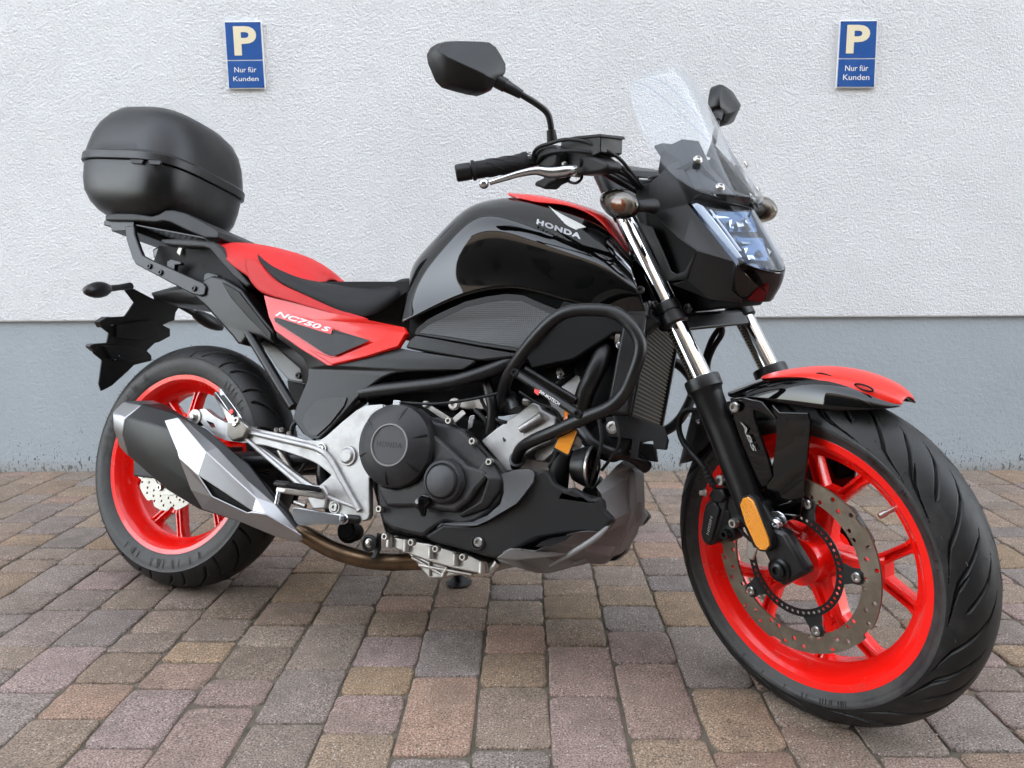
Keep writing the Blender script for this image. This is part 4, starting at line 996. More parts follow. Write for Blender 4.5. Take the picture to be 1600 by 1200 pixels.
# ---------------- footrest bracket, cast silver
k5 = 3.636
def Z(L, ox=380, oy=600, k=3.636): return [(ox+p[0]/k, oy+p[1]/k)+tuple(p[2:]) for p in L]
outer = Z([(690, 122), (780, 114), (802, 118), (820, 142), (775, 165), (722, 190), (700, 235), (685, 290), (680, 345), (684, 400), (690, 455), (702, 492), (716, 522), (716, 600), (718, 740), (708, 768), (680, 780), (640, 770), (560, 745), (480, 705), (420, 668), (360, 640), (350, 605), (290, 560), (225, 505), (160, 450), (110, 400), (50, 350), (-10, 322), (-80, 290), (-80, 225), (0, 240), (110, 262), (250, 290), (360, 318), (430, 322), (470, 296), (560, 215), (640, 150)])
hole1 = Z([(70, 345), (120, 350), (200, 372), (300, 405), (400, 445), (440, 470), (500, 518), (470, 545), (430, 578), (395, 574), (350, 548), (270, 490), (180, 420), (110, 368)])
hole2 = Z([(500, 540), (520, 560), (600, 640), (632, 692), (600, 688), (540, 668), (470, 640), (455, 610), (470, 580)])
hole3 = hole2
def ss(L, s): return [(p[0], p[1], s) for p in L]
fb = plate_h('footrest_bracket', ss(outer, .165), [ss(hole1, .165)], .165, .016, 'silver', bike, bevel=.0045)
# raised ribs along its edges
def rib(pts, r, parent=fb, m='silver'):
    return tube('rib', [U(380+p[0]/3.636, 600+p[1]/3.636, p[2]) for p in pts], r, m, parent, n=10)
rib([(-60, 250, .168), (100, 290, .168), (250, 325, .168), (400, 362, .168), (470, 400, .168), (520, 470, .168), (580, 580, .168), (660, 720, .168)], .0065)
rib([(0, 295, .166), (100, 385, .166), (200, 470, .166), (330, 580, .166)], .0055)
rib([(455, 600, .166), (480, 640, .166), (560, 672, .166), (640, 700, .166)], .0045)
rib([(800, 130, .167), (735, 170, .167), (700, 240, .168), (688, 340, .168), (700, 450, .168), (726, 530, .167)], .0045)
plate('web_recess', Z([(482, 560), (505, 520), (600, 620), (632, 688), (560, 660), (470, 620)]), .1655, .003, 'silver', fb, bevel=.001)
for (x_, y_, r_) in ((445, 370, .0105), (521, 700, .0105)):
    p_ = U(380+x_/k5, 600+y_/k5, .166); bm = bmesh.new(); lathe_into(bm, p_, OUT, [(r_*1.25, 0), (r_*1.25, .003), (r_*1.05, .003), (r_, .001)], 28); socket_bolt(bm, p_, OUT, r_*.85, .006); link('bolt', bm, 'bolt', fb, angle=30)
p_ = U(380+594/k5, 600+408/k5, .1655); bm = bmesh.new(); lathe_into(bm, p_, OUT, [(.022, 0), (.021, .004), (.017, .0042), (.015, .007), (.013, .009), (0, .0095)], 36); link('pivot_cap', bm, 'silver', fb, angle=30)
# passenger peg arm
pa_ = plate_h('passenger_arm', ss([(312, 640), (320, 638), (334, 650), (352, 660), (372, 664), (392, 666), (396, 690), (380, 692), (352, 688), (338, 682), (322, 668), (310, 656)], .165), [ss([(322, 657), (334, 661), (337, 668), (330, 668)], .165)], .165, .02, 'silver', fb, bevel=.004)
p_ = U(304.5, 652, .166); bm = bmesh.new(); lathe_into(bm, p_+Vector((0, .022, 0)), OUT, [(0, 0), (.019, 0), (.019, .02), (.0165, .023), (.0165, .0235), (.008, .0235), (0, .0235)], 32); link('rubber_bush', bm, 'satin', fb, angle=30)
bm = bmesh.new(); lathe_into(bm, p_, OUT, [(.0185, 0), (.0185, .002), (.0075, .0025)], 28); hex_bolt(bm, p_+Vector((0, -.002, 0)), OUT, .007, .009); link('bolt', bm, 'alu', fb, angle=30)
# folded passenger peg
pp = empty_part('passenger_footrest', bike)
plate('peg', [(332, 615, .172), (336, 611, .178), (364, 650, .195), (372, 660, .195), (366, 668, .19), (356, 662, .185)], .18, .012, 'polish', pp, bevel=.003)
plate('peg', [(341, 605, .185), (346, 608, .19), (374, 648, .205), (377, 655, .205), (370, 656, .20), (343, 618, .188)], .19, .010, 'polish', pp, bevel=.003)
plate('peg_rubber', [(345, 617, .191), (349, 617, .193), (366, 642, .204), (367, 651, .204), (361, 648, .200), (347, 626, .192)], .19, .004, 'satin', pp, bevel=.001)
bm = bmesh.new(); lathe_into(bm, U(361.5, 643.5, .2045), OUT, [(0, 0), (.0065, 0), (.006, .0015), (0, .002)], 16); link('reflector_dot', bm, 'redtxt', pp)
plate('peg_mount', [(354, 662, .19), (372, 655, .19), (388, 668, .185), (380, 684, .18), (362, 690, .18), (354, 680, .185)], .18, .016, 'alu', pp, bevel=.004)
bolts('bolt', [U(371, 657, .206)], 'alu', pp, r=.008, h=.006)
# rider peg
rp_ = empty_part('rider_footrest', bike)
a_ = V(0, 0, 0); p0 = U(500, 772, .172); p1 = U(437, 762, .262)
dd = (p1-p0); L_ = dd.length; dn = dd.normalized(); fwd_ = Vector((1, 0, 0)); up_ = dn.cross(fwd_).normalized(); up_ = up_ if up_.z > 0 else -up_
def pegbox(name, u0, u1, w_, z0, z1, m, bevel=.002):
    bm = bmesh.new(); pts = [p0+dn*u0*L_-fwd_*w_+up_*z0, p0+dn*u1*L_-fwd_*w_+up_*z0, p0+dn*u1*L_+fwd_*w_+up_*z0, p0+dn*u0*L_+fwd_*w_+up_*z0]
    poly_into(bm, pts, up_*(z1-z0)); return link(name, bm, m, rp_, bevel=bevel)
pegbox('peg_body', 0, .97, .013, -.010, .002, 'alu', .003); pegbox('peg_rubber', .12, 1.02, .017, .003, .012, 'satin', .003)
for i in range(5): pegbox('rubber_bar', .2+.17*i, .28+.17*i, .0175, .0122, .0145, 'satin', .001)
cyl('peg_feeler', p1-up_*.008, p1-up_*.034, .0045, 'polish', rp_)
plate('peg_hinge', [(484, 766, .172), (505, 757, .172), (512, 772, .172), (508, 795, .172), (488, 796, .172), (480, 780, .172)], .172, .02, 'silver', rp_, bevel=.004)
bolts('bolt', [U(499, 768, .1735)], 'alu', rp_, r=.008)
# brake pedal
bp_ = empty_part('brake_pedal', bike)
plate('pedal_arm', Z([(278, 712, .19), (292, 702, .19), (345, 706, .188), (420, 722, .182), (500, 735, .178), (552, 740, .176), (566, 748, .176), (572, 778, .176), (560, 798, .176), (420, 800, .182), (330, 805, .188), (312, 800, .19), (292, 778, .19), (278, 742, .19)]), .18, .012, 'polish', bp_, bevel=.004)
cyl('pedal_sleeve', U(540, 810, .172), U(563, 812, .162), .009, 'satin', bp_); lathe('pedal_ring', U(538, 811, .178), OUT, [(.010, 0), (.011, .002), (.009, .004)], 'polish', bp_, n=24)
bm = bmesh.new(); cyl_into(bm, U(540, 828, .12), U(556, 832, .06), .02); link('linkage', bm, 'dark', bike)
for (x_, y_) in ((460, 785), (455, 765)): cyl('brake_rod', U(x_, y_, .15), U(x_+18, y_+6, .15), .005, 'alu', bp_)
cyl('master_cylinder', U(438, 703, .14), U(455, 740, .14), .009, 'alu', bike); tube('brake_hose', [U(455, 740, .14), U(470, 735, .13), U(488, 700, .12), U(492, 680, .12)], .004, 'satin', bike)
for (x_, y_) in ((432, 674), (440, 674), (452, 680)): bolts('bolt', [U(x_, y_, .15)], 'alu', bike, ax=(0, -.5, 1), r=.005, h=.008)
tube('brake_hose', [U(455, 680, .14), U(458, 665, .14), U(466, 656, .13)], .006, 'powder', bike)

# ================================================================ engine
en = empty_part('engine', bike)
plate('crankcase', [(575, 640), (640, 625), (700, 640), (760, 660), (800, 720), (830, 760), (900, 780), (930, 820), (860, 850), (780, 870), (690, 850), (600, 835), (580, 760)], .10, .22, 'dark', en, bevel=.01)
k6 = 3.478
Y = lambda L: [(560+p[0]/3.478, 640+p[1]/3.478)+tuple(p[2:]) for p in L]
case = Y([(95, 395), (100, 480), (112, 560), (128, 610), (175, 650), (260, 672), (350, 692), (420, 640), (470, 612), (560, 632), (640, 612), (720, 560), (770, 500), (790, 430), (786, 372), (740, 310), (690, 250), (632, 186), (565, 112), (500, 80), (420, 62), (395, 50), (330, 20), (250, 10), (200, 40), (150, 120), (110, 300)])
o = plate('right_cover', case, .155, .05, 'cover', en, bevel=.008); rc_ = o
# bulged facets of the cover
plate('cover_bulge', Y([(398, 130), (440, 160), (500, 215), (560, 270), (588, 300), (690, 330), (700, 372), (640, 440), (600, 500), (520, 560), (430, 550), (300, 530), (150, 530), (118, 470), (110, 410), (200, 430), (320, 390), (400, 280)]), .172, .02, 'cover', en, bevel=.012)
plate('cover_rib', Y([(700, 250, .160), (780, 370, .160), (775, 440, .160), (700, 540, .160), (560, 590, .160), (540, 570, .165), (660, 500, .17), (700, 372, .174), (640, 330, .172)]), .165, .012, 'cover', en, bevel=.006)
cc = U(623, 697, .165)
def lat(name, c, prof, m, parent, n=72, **k): return lathe(name, c, OUT, prof, m, parent, n=n, **k)
cv = lat('clutch_cover', cc, [(.087, -.02), (.087, .012), (.084, .020), (.074, .027), (.060, .033), (.046, .037), (.044, .0375), (.0425, .034), (.040, .034), (.039, .036), (0, .036)], 'cover', en, angle=28)
lat('badge_ring', cc+Vector((0, -.0345, 0)), [(.0445, .002), (.043, .0045), (.0405, .0045), (.0395, .0015)], 'grey', cv)
lat('badge_disc', cc+Vector((0, -.0352, 0)), [(.0388, 0), (.0388, .0014), (0, .0014)], 'capmet', cv, n=48)
q0 = cc+Vector((-.030, -.0365, -.005)); text('lettering', 'HONDA', q0, q0+Vector((.060, 0, 0)), q0+Vector((0, 0, .0115)), 'letter_shade', cv, bold=.015, spacing=1.15, depth=.0005)
for a in (20, 75, 145, 200, 268, 325):
    d = Vector((math.cos(R(a)), 0, math.sin(R(a)))); bm = bmesh.new()
    tube_into(bm, [cc+d*.052+Vector((0, -.0345, 0)), cc+d*.068+Vector((0, -.028, 0)), cc+d*.080+Vector((0, -.021, 0))], [.001, .0035, .004], n=8); link('cover_rib', bm, 'dark' if a in (268, 325, 20) else 'cover', cv)
c2 = U(694, 752, .175)
lat('small_cover', c2, [(.046, -.02), (.046, .002), (.041, .010), (.036, .012), (.034, .010), (.033, .013), (.031, .0155), (0, .0155)], 'cover', en, angle=28)
lat('small_cap', c2+Vector((0, -.0145, 0)), [(.0305, 0), (.0305, .002), (.029, .003), (0, .003)], 'capmet', en, n=48)
lat('oil_filler', U(659, 786, .175), [(.014, -.01), (.013, .008), (.010, .010), (0, .010)], 'gloss', en, n=24)
plate('filler_tab', Y([(312, 480), (340, 455), (388, 470), (385, 505), (360, 530), (355, 580), (340, 585), (320, 540)]), .185, .012, 'gloss', en, bevel=.004)
for p in ((596, 812-17), (741, 690), (767, 722), (704, 658), (605, 838), (646, 847), (684, 857), (726, 870)):
    bolts('bolt', [U(p[0], p[1], .158)], 'alu', en, r=.0075, h=.012, hexa=False)
plate('cover_flange', Y([(385, 45), (420, 40), (500, 60), (530, 95), (575, 105), (600, 165), (640, 180), (700, 250), (745, 280), (810, 350), (780, 372), (700, 300), (620, 205), (560, 120), (480, 80), (400, 70)]), .150, .02, 'cover', en, bevel=.003)
cyl('dipstick_tube', U(619, 637, .178), U(619, 655, .19), .0085, 'polish', en)
bm = bmesh.new(); box_into(bm, tuple(U(613, 636, .185)), tuple(U(631, 627, .17))); link('cable_clamp', bm, 'polish', en, bevel=.001)
tube('cable', [U(630, 629, .17), U(680, 631, .17), U(730, 625, .165), U(790, 612, .15)], .003, 'satin', en)
# silver cylinder block
plate('cylinder_block', [(751, 689), (775, 669), (800, 652), (832, 628), (842, 631), (846, 640), (868, 652), (870, 672), (860, 690), (838, 700), (814, 716), (812, 738), (790, 737), (770, 712)], .122, .20, 'silver', en, bevel=.004)
plate('cylinder_head', [(850, 610), (876, 604), (898, 586), (915, 584), (925, 610), (905, 640), (880, 655), (862, 640)], .10, .20, 'silver', en, bevel=.004)
plate('cylinder_fin', [(832, 705), (868, 690), (872, 702), (850, 722), (836, 720)], .10, .15, 'alu', en, bevel=.003)
cyl('boss', U(812, 672, .128), U(847, 650, .128), .0075, 'silver', en, r1=.010); 
plate('head_cover', [(890, 560), (960, 540), (985, 560), (960, 640), (920, 700), (880, 660), (905, 620)], .10, .22, 'dark', en, bevel=.01)
# clutter between frame tube and cover: throttle body, brackets, hoses
th_ = empty_part('throttle_linkage', bike)
plate('bracket', [(700, 628), (730, 622), (772, 618), (800, 610), (800, 632), (760, 640), (730, 640), (712, 636)], .10, .02, 'alu', th_, bevel=.003)
for p, r_ in (((711, 632), .010), ((667, 632), .006), ((704, 659), .006)):
    bm = bmesh.new(); c_ = U(p[0], p[1], .125); lathe_into(bm, c_, OUT, [(0, 0), (r_*1.3, 0), (r_*1.3, .005), (r_, .006), (r_, .010), (r_*.5, .010), (r_*.4, .005), (0, .005)], 20); link('boss', bm, 'alu', th_, angle=30)
plate('lever', [(664, 636), (674, 634), (706, 654), (722, 640), (728, 646), (708, 664), (698, 660)], .128, .004, 'alu', th_, bevel=.001)
plate('lever', [(733, 650), (742, 648), (738, 668), (730, 672)], .12, .004, 'polish', th_, bevel=.001)
tube('hose', [U(742, 640, .12), U(760, 660, .12), U(764, 690, .10)], .005, 'satin', th_)
tube('hose', [U(770, 640, .11), U(776, 655, .12), U(790, 660, .12), U(820, 668, .10)], .004, 'satin', th_)
tube('hose', [U(850, 610, .09), U(878, 596, .09), U(905, 575, .08), U(925, 560, .08)], .009, 'powder', th_)
lathe('hose_clamp', U(873, 585, .10), U(885, 580, .10)-U(873, 585, .10), [(.010, 0), (.012, 0), (.012, .008), (.010, .008)], 'alu', th_)
bm = bmesh.new(); hex_bolt(bm, U(876, 588, .115), OUT, .004, .01); link('clamp_screw', bm, 'polish', th_)
tube('wire', [U(812, 612, .13), U(836, 628, .14), U(866, 640, .14), U(876, 655, .135), U(877, 672, .13)], .0028, 'satin', th_)
bm = bmesh.new(); cyl_into(bm, U(818, 627, .12), U(828, 628, .12), .008); link('sensor', bm, 'alu', th_)
tube('wire', [U(790, 690, .12), U(775, 660, .11), U(760, 640, .10), U(750, 620, .1)], .004, 'satin', th_)
# big radiator hose, elbow, clamp
rh = empty_part('radiator_hose', bike)
tube('hose', [U(972, 527, .13), U(950, 520, .135), U(932, 518, .135), U(921, 530, .13), U(922, 548, .125)], .0165, 'gloss', rh, n=18)
tube('hose', [U(944, 545, .125), U(937, 565, .14), U(925, 590, .145), U(914, 615, .14), U(908, 640, .13), U(905, 665, .12)], .0185, 'powder', rh, n=18)
a_, b_ = U(964, 526, .131), U(972, 527, .13); lathe('clamp', a_, b_-a_, [(.0165, 0), (.0185, 0), (.0185, .009), (.0165, .009)], 'alu', rh)
bm = bmesh.new(); hex_bolt(bm, U(968, 540, .145), OUT, .004, .01); link('clamp_screw', bm, 'polish', rh)
tube('hose', [U(884, 700, .12), U(876, 725, .12), U(872, 752, .11), U(870, 775, .1)], .021, 'satin', rh, n=18)
# crash bar
cbr = empty_part('crash_bar', bike)
CB = [(790, 640, .10), (786, 628, .14), (788, 604, .18), (801, 575, .215), (828, 537, .24), (860, 503, .255), (889, 487, .262), (927, 484, .266), (961, 489, .268), (985, 508, .268), (999, 532, .266), (999, 555, .264), (988, 588, .258), (975, 615, .250), (953, 636, .245), (913, 653, .235), (868, 673, .22), (831, 689, .195), (814, 701, .165), (808, 715, .14), (806, 730, .11)]
cb_p = [U(*p) for p in CB]
tube('bar', cb_p, .0118, 'powder', cbr, n=16); tube('bar', [flipy(v) for v in cb_p], .0118, 'powder', cbr, n=16)
lathe('collar', U(808, 716, .14), (0, 1, -.3), [(.0125, 0), (.017, .001), (.017, .006), (.0125, .008)], 'powder', cbr)
x0, x1 = U(807, 583, .218), U(905, 648, .238); tube('cross_brace', [x0, x1], .0085, 'powder', cbr, smooth=False)
tube('cross_brace', [U(818, 578, .20), U(898, 626, .15)], .0095, 'powder', cbr, smooth=False); tube('cross_brace', [flipy(x0), flipy(x1)], .0085, 'powder', cbr, smooth=False)
for e in (x0, x1): bolts('bolt', [e+Vector((0, -.007, 0))], 'boltdk', cbr, r=.008, h=.005)
def onbrace(px, py): return U(px, py, .218+(px-807)/98*.020+.0095)
text('lettering', 'SW-MOTECH', onbrace(842, 613.5), onbrace(873, 634), onbrace(844.4, 609), 'white', cbr, bold=.02, depth=.0003, spacing=1.05)
P = [onbrace(*p) for p in ((835, 607), (843, 610), (841, 618), (834.5, 613))]; bm = bmesh.new(); poly_into(bm, P, Vector((0, .0005, 0))); link('logo_mark', bm, 'redtxt', cbr, smooth=False)
tube('mount_tube', [U(786, 610, .10), U(800, 625, .16), U(806, 640, .17)], .012, 'powder', cbr)
# amber side reflector on its stay
ar = empty_part('side_reflector', bike)
plate('reflector_frame', [(871, 682, .215), (899, 669, .215), (903, 673, .215), (890, 711, .215), (886, 713, .215), (863, 701, .215)], .215, .004, 'satin', ar, bevel=.001)
plate('reflector', [(873, 684, .217), (898, 672, .217), (901, 675, .217), (888, 709, .217), (886, 710, .217), (866, 699, .217)], .217, .004, 'amber', ar, bevel=.001)
tube('stay', [U(880, 672, .20), U(884, 655, .20), U(884, 640, .18)], .004, 'orange', ar)
# radiator
ra = empty_part('radiator', bike); XR = 1.181
def rv(s, z, dx=0): return Vector((XR+dx+.10*(z-.52), -s, z))
bm = bmesh.new(); poly_into(bm, [rv(-.135, .517), rv(.135, .517), rv(.135, .712), rv(-.135, .712)], Vector((-.028, 0, 0))); link('core', bm, 'radi', ra, smooth=False)
bm = bmesh.new()
for i in range(25):
    z = .520+i*.0077; pts = [rv(-.13, z, .001), rv(.133, z, .001), rv(.133, z+.0022, .001), rv(-.13, z+.0022, .001)]; poly_into(bm, pts, Vector((.0015, 0, 0)))
o_f = link('fins', bm, 'radfin', ra, smooth=False)
for s0, s1 in ((.136, .156), (-.156, -.136)):
    bm = bmesh.new(); poly_into(bm, [rv(s0, .512, .006), rv(s1, .512, .006), rv(s1, .722, .006), rv(s0, .722, .006)], Vector((-.045, 0, 0))); link('side_tank', bm, 'powder', ra, bevel=.006)
for s0 in (.131, -.136):
    bm = bmesh.new(); poly_into(bm, [rv(s0, .514, .008), rv(s0+.005, .514, .008), rv(s0+.005, .715, .008), rv(s0, .715, .008)], Vector((-.02, 0, 0))); link('edge_strip', bm, 'cover', ra)
plate('side_guard', [(953, 622, .15), (982, 527, .15), (990, 530, .15), (984, 570, .15), (960, 624, .15)], .15, .003, 'grey', ra, bevel=.001)
rc2 = U(1013, 505, .11)
bm = bmesh.new(); lathe_into(bm, rc2, SA, [(0, 0), (.020, 0), (.020, .010), (.0225, .012), (.0225, .018), (.020, .020), (.0, .020)], 32); link('filler_neck', bm, 'powder', ra, angle=30)
bm = bmesh.new(); n_ = 96; rings = []
for (r_, h_) in ((.0, .020), (.024, .020), (.0245, .024), (.0235, .034), (.0215, .037), (.0, .038)):
    u = Vector((SA.z, 0, -SA.x)); v = Vector((0, 1, 0)); rings.append([bm.verts.new(rc2+SA*h_+(r_*(1+(.05*math.copysign(1, math.cos(14*2*math.pi*j/n_)) if r_ > .02 else 0)))*(math.cos(2*math.pi*j/n_)*u+math.sin(2*math.pi*j/n_)*v)) for j in range(n_)])
for A_, B_ in zip(rings, rings[1:]):
    for j in range(n_): bm.faces.new((A_[j], A_[(j+1) % n_], B_[(j+1) % n_], B_[j]))
link('cap', bm, 'gloss', ra, angle=25)
# horn
ho = empty_part('horn', bike); hc = U(922, 729, .13); hx = Vector((1, -.05, 0)).normalized()
lathe('shell', hc, hx, [(0, -.035), (.03, -.03), (.038, -.01), (.040, 0), (.040, .006), (.0, .006)], 'powder', ho)
lathe('rim', hc, hx, [(.0405, .002), (.0415, .004), (.0415, .007), (.039, .008), (.038, .006)], 'bolt', ho)
lathe('membrane', hc, hx, [(.036, .007), (.028, .010), (.02, .008), (.012, .012), (0, .012)], 'gloss', ho)
plate('fan_housing', [(905, 690), (930, 664), (960, 655), (985, 662), (990, 690), (975, 712), (948, 722), (925, 712)], .11, .05, 'dark', bike, bevel=.006)
tube('lower_hose', [U(905, 665, .12), U(925, 690, .13), U(950, 705, .12), U(985, 712, .08), U(1010, 730, .04)], .013, 'powder', bike, n=14)
tube('wire', [U(935, 650, .15), U(940, 690, .15), U(930, 730, .15), U(920, 762, .14)], .004, 'satin', bike, n=8)
tube('wire', [U(960, 650, .15), U(968, 690, .15), U(955, 715, .14), U(940, 735, .13)], .003, 'satin', bike, n=8)
plate('radiator_bracket', [(946, 652), (980, 648), (1036, 666), (1043, 686), (1040, 703), (1022, 701), (1020, 688), (1000, 690), (996, 716), (1018, 722), (984, 716), (988, 686), (950, 682)], .12, .012, 'satin', bike, bevel=.003)
plate('radiator_bracket', [(985, 690), (1022, 694), (1026, 722), (986, 716)], .05, .02, 'satin', bike, bevel=.003)
plate('bracket_tab', [(1020, 690, .02), (1043, 686, .02), (1040, 702, .02), (1022, 700, .02)], .02, .02, 'satin', bike)
bolts('bolt', [U(957, 668, .14)], 'alu', bike, r=.012, h=.004)
bolts('bolt', [U(1028, 672, .02)], 'polish', bike, r=.005, h=.006)
tube('cable', [U(858, 730, .13), U(870, 710, .14), U(874, 690, .15), U(880, 672, .15)], .004, 'satin', bike)
# ---------------- belly pan
bl = empty_part('belly_pan', bike)
pan = Y([(357, 690, .16), (415, 652, .16), (460, 624, .162), (540, 638, .165), (620, 640, .17), (700, 605, .178), (780, 560, .183), (860, 510, .188), (910, 450, .19), (940, 390, .19), (960, 345, .19), (1000, 322, .185), (1025, 340, .185), (1060, 400, .185), (1120, 432, .183), (1160, 422, .18), (1200, 445, .178), (1262, 488, .17), (1308, 470, .16), (1325, 500, .155), (1332, 545, .155), (1386, 600, .14), (1340, 662, .15), (1240, 658, .165), (1150, 668, .175), (1000, 690, .185), (900, 735, .18), (800, 790, .165), (742, 812, .15), (660, 790, .15), (570, 762, .152), (480, 740, .155), (400, 718, .157)])
p1_ = plate('side_panel', pan, .17, .03, 'matte', bl, bevel=.006, flat=True)
for v in (flipy,):
    o2 = p1_.copy(); o2.data = p1_.data.copy(); C.objects.link(o2)
    for vv in o2.data.vertices: vv.co.y = -vv.co.y
    o2.data.flip_normals()
plate('flange', Y([(775, 352, .186), (850, 328, .187), (920, 322, .189), (948, 332, .1905), (957, 352, .191), (952, 390, .1915), (905, 455, .1915), (860, 510, .1895), (790, 552, .186), (700, 605, .180), (640, 630, .174), (560, 640, .168), (500, 632, .166), (460, 622, .1635), (420, 650, .162), (445, 620, .162), (520, 612, .163), (620, 610, .168), (700, 575, .174), (770, 515, .18), (790, 450, .183), (788, 390, .184)]), .18, .012, 'capmet', bl, bevel=.004)
bolts('bolt', [U(748, 847, .162)], 'bolt', bl, r=.0095, h=.005)
lathe('collar', U(748, 847, .157), OUT, [(.011, 0), (.0145, .004), (.0145, .007), (.012, .007), (.011, .003)], 'satin', bl, n=28)
low = Y([(745, 806, .148), (790, 770, .158), (822, 755, .168), (880, 760, .178), (950, 772, .18), (1050, 725, .182), (1150, 672, .178), (1240, 662, .168), (1340, 664, .152), (1388, 600, .142), (1350, 560, .15), (1330, 520, .156), (1320, 460, .158), (1290, 420, .155), (1350, 360, .12), (1400, 305, .085), (1440, 276, .055), (1480, 282, .035), (1502, 305, .03), (1480, 340, .04), (1452, 380, .06), (1440, 440, .07), (1448, 500, .07), (1466, 560, .065), (1450, 620, .065), (1430, 690, .065), (1400, 745, .06), (1370, 800, .07), (1330, 840, .06), (1300, 842, .06), (1240, 834, .08), (1160, 856, .10), (1080, 880, .10), (1030, 892, .10), (960, 888, .12), (860, 858, .14), (765, 825, .148)])
p2_ = plate('nose_panel', low, .13, .03, 'grey', bl, bevel=.006)
o2 = p2_.copy(); o2.data = p2_.data.copy(); C.objects.link(o2)
for vv in o2.data.vertices: vv.co.y = -vv.co.y
o2.data.flip_normals()
tube('crease', [U(560+p[0]/3.478, 640+p[1]/3.478, p[2]) for p in ((1386, 602, .146), (1300, 690, .166), (1180, 770, .168), (1040, 850, .13))], [.002, .006, .006, .002], 'grey', bl)
plate('vent', Y([(960, 745, .1835), (990, 720, .1835), (1050, 698, .1835), (1120, 685, .182), (1160, 680, .180), (1120, 712, .182), (1040, 742, .183)]), .18, .004, 'dark', bl, bevel=0)
plate('upper_lip', Y([(745, 806, .152), (822, 755, .172), (950, 772, .185), (1060, 780, .180), (1140, 785, .17), (1060, 800, .170), (950, 812, .165), (850, 820, .16)]), .17, .006, 'grey', bl, bevel=.003)
plate('nose_edge', Y([(1450, 380, .02), (1475, 350, .02), (1502, 340, .02), (1504, 400, .02), (1498, 450, .02), (1520, 500, .02), (1522, 580, .02), (1500, 630, .02), (1440, 692, .03), (1400, 745, .03), (1440, 640, .04), (1468, 560, .04), (1450, 500, .04)]), .02, .04, 'grey', bl, bevel=.004)
plate('nose_core', Y([(1290, 420), (1430, 300), (1500, 320), (1505, 500), (1490, 620), (1380, 800), (1240, 830), (1000, 880), (900, 840), (1000, 700), (1300, 600)]), .045, .09, 'grey', bl, bevel=.01)
plate('underside', Y([(765, 825), (960, 885), (1030, 890), (1240, 832), (1240, 780), (800, 780)]), .10, .2, 'grey', bl, bevel=.006)
# oil pan
op = empty_part('oil_pan', bike)
pan_ = Z([(818, 872), (850, 868), (900, 880), (940, 880), (1000, 900), (1050, 905), (1070, 912), (1120, 930), (1200, 950), (1240, 962), (1290, 975), (1340, 1000), (1388, 1012), (1392, 1072), (1350, 1080), (1200, 1050), (1060, 1010), (930, 962), (812, 915)])
plate('flange', pan_, .13, .26, 'alu', op, bevel=.003)
for i, p in enumerate(((930, 915), (1070, 955), (1210, 995), (1360, 1040), (835, 890))):
    cyl('bolt_boss', U(380+p[0]/k5, 600+(p[1]-35)/k5, .133), U(380+(p[0]-4)/k5, 600+(p[1]+38)/k5, .133), .008, 'alu', op)
plate('sump', Z([(935, 960), (1060, 1005), (1200, 1050), (1330, 1080), (1200, 1088), (1120, 1106), (1060, 1108), (1035, 1085), (1000, 1040)]), .115, .22, 'alu', op, bevel=.004)
for a, b in (((1000, 1030), (1300, 1082)), ((960, 985), (1140, 1090)), ((1060, 1010), (1060, 1090)), ((1160, 1040), (1130, 1095))):
    tube('sump_rib', [U(380+a[0]/k5, 600+a[1]/k5, .118), U(380+b[0]/k5, 600+b[1]/k5, .116)], .0035, 'alu', op, smooth=False)
cyl('drain_bolt', U(765, 895, .12), U(778, 878, .12), .008, 'alu', op)
bm = bmesh.new(); cyl_into(bm, U(545, 832, .10), U(545, 832, -.05), .024); link('oil_filter', bm, 'dark', bike)
# side stand, folded out on the far side, its foot showing under the sump
st = empty_part('side_stand', bike)
def Gw(x, y, z=0):                                       # world point -> bike space
    return RBi @ (Vector((x, y, z))-TB)
foot = ground_hit(716, 918)
fl = Gw(foot.x, foot.y+.02, .006); pv = V(.70, -.10, .22)
tube('leg', [pv, pv*.5+fl*.5+Vector((0, .01, 0)), fl], [.014, .012, .011], 'powder', st)
bm = bmesh.new(); n0 = RBi @ Vector((0, 0, 1)); lathe_into(bm, fl-n0*.003, n0, [(0, 0), (.032, 0), (.034, .004), (.022, .010), (.012, .02), (0, .02)], 24); link('foot', bm, 'powder', st)
tube('spring', [pv+Vector((-.03, 0, -.02)), fl*.5+pv*.5+Vector((-.02, 0, 0))], .006, 'powder', st)

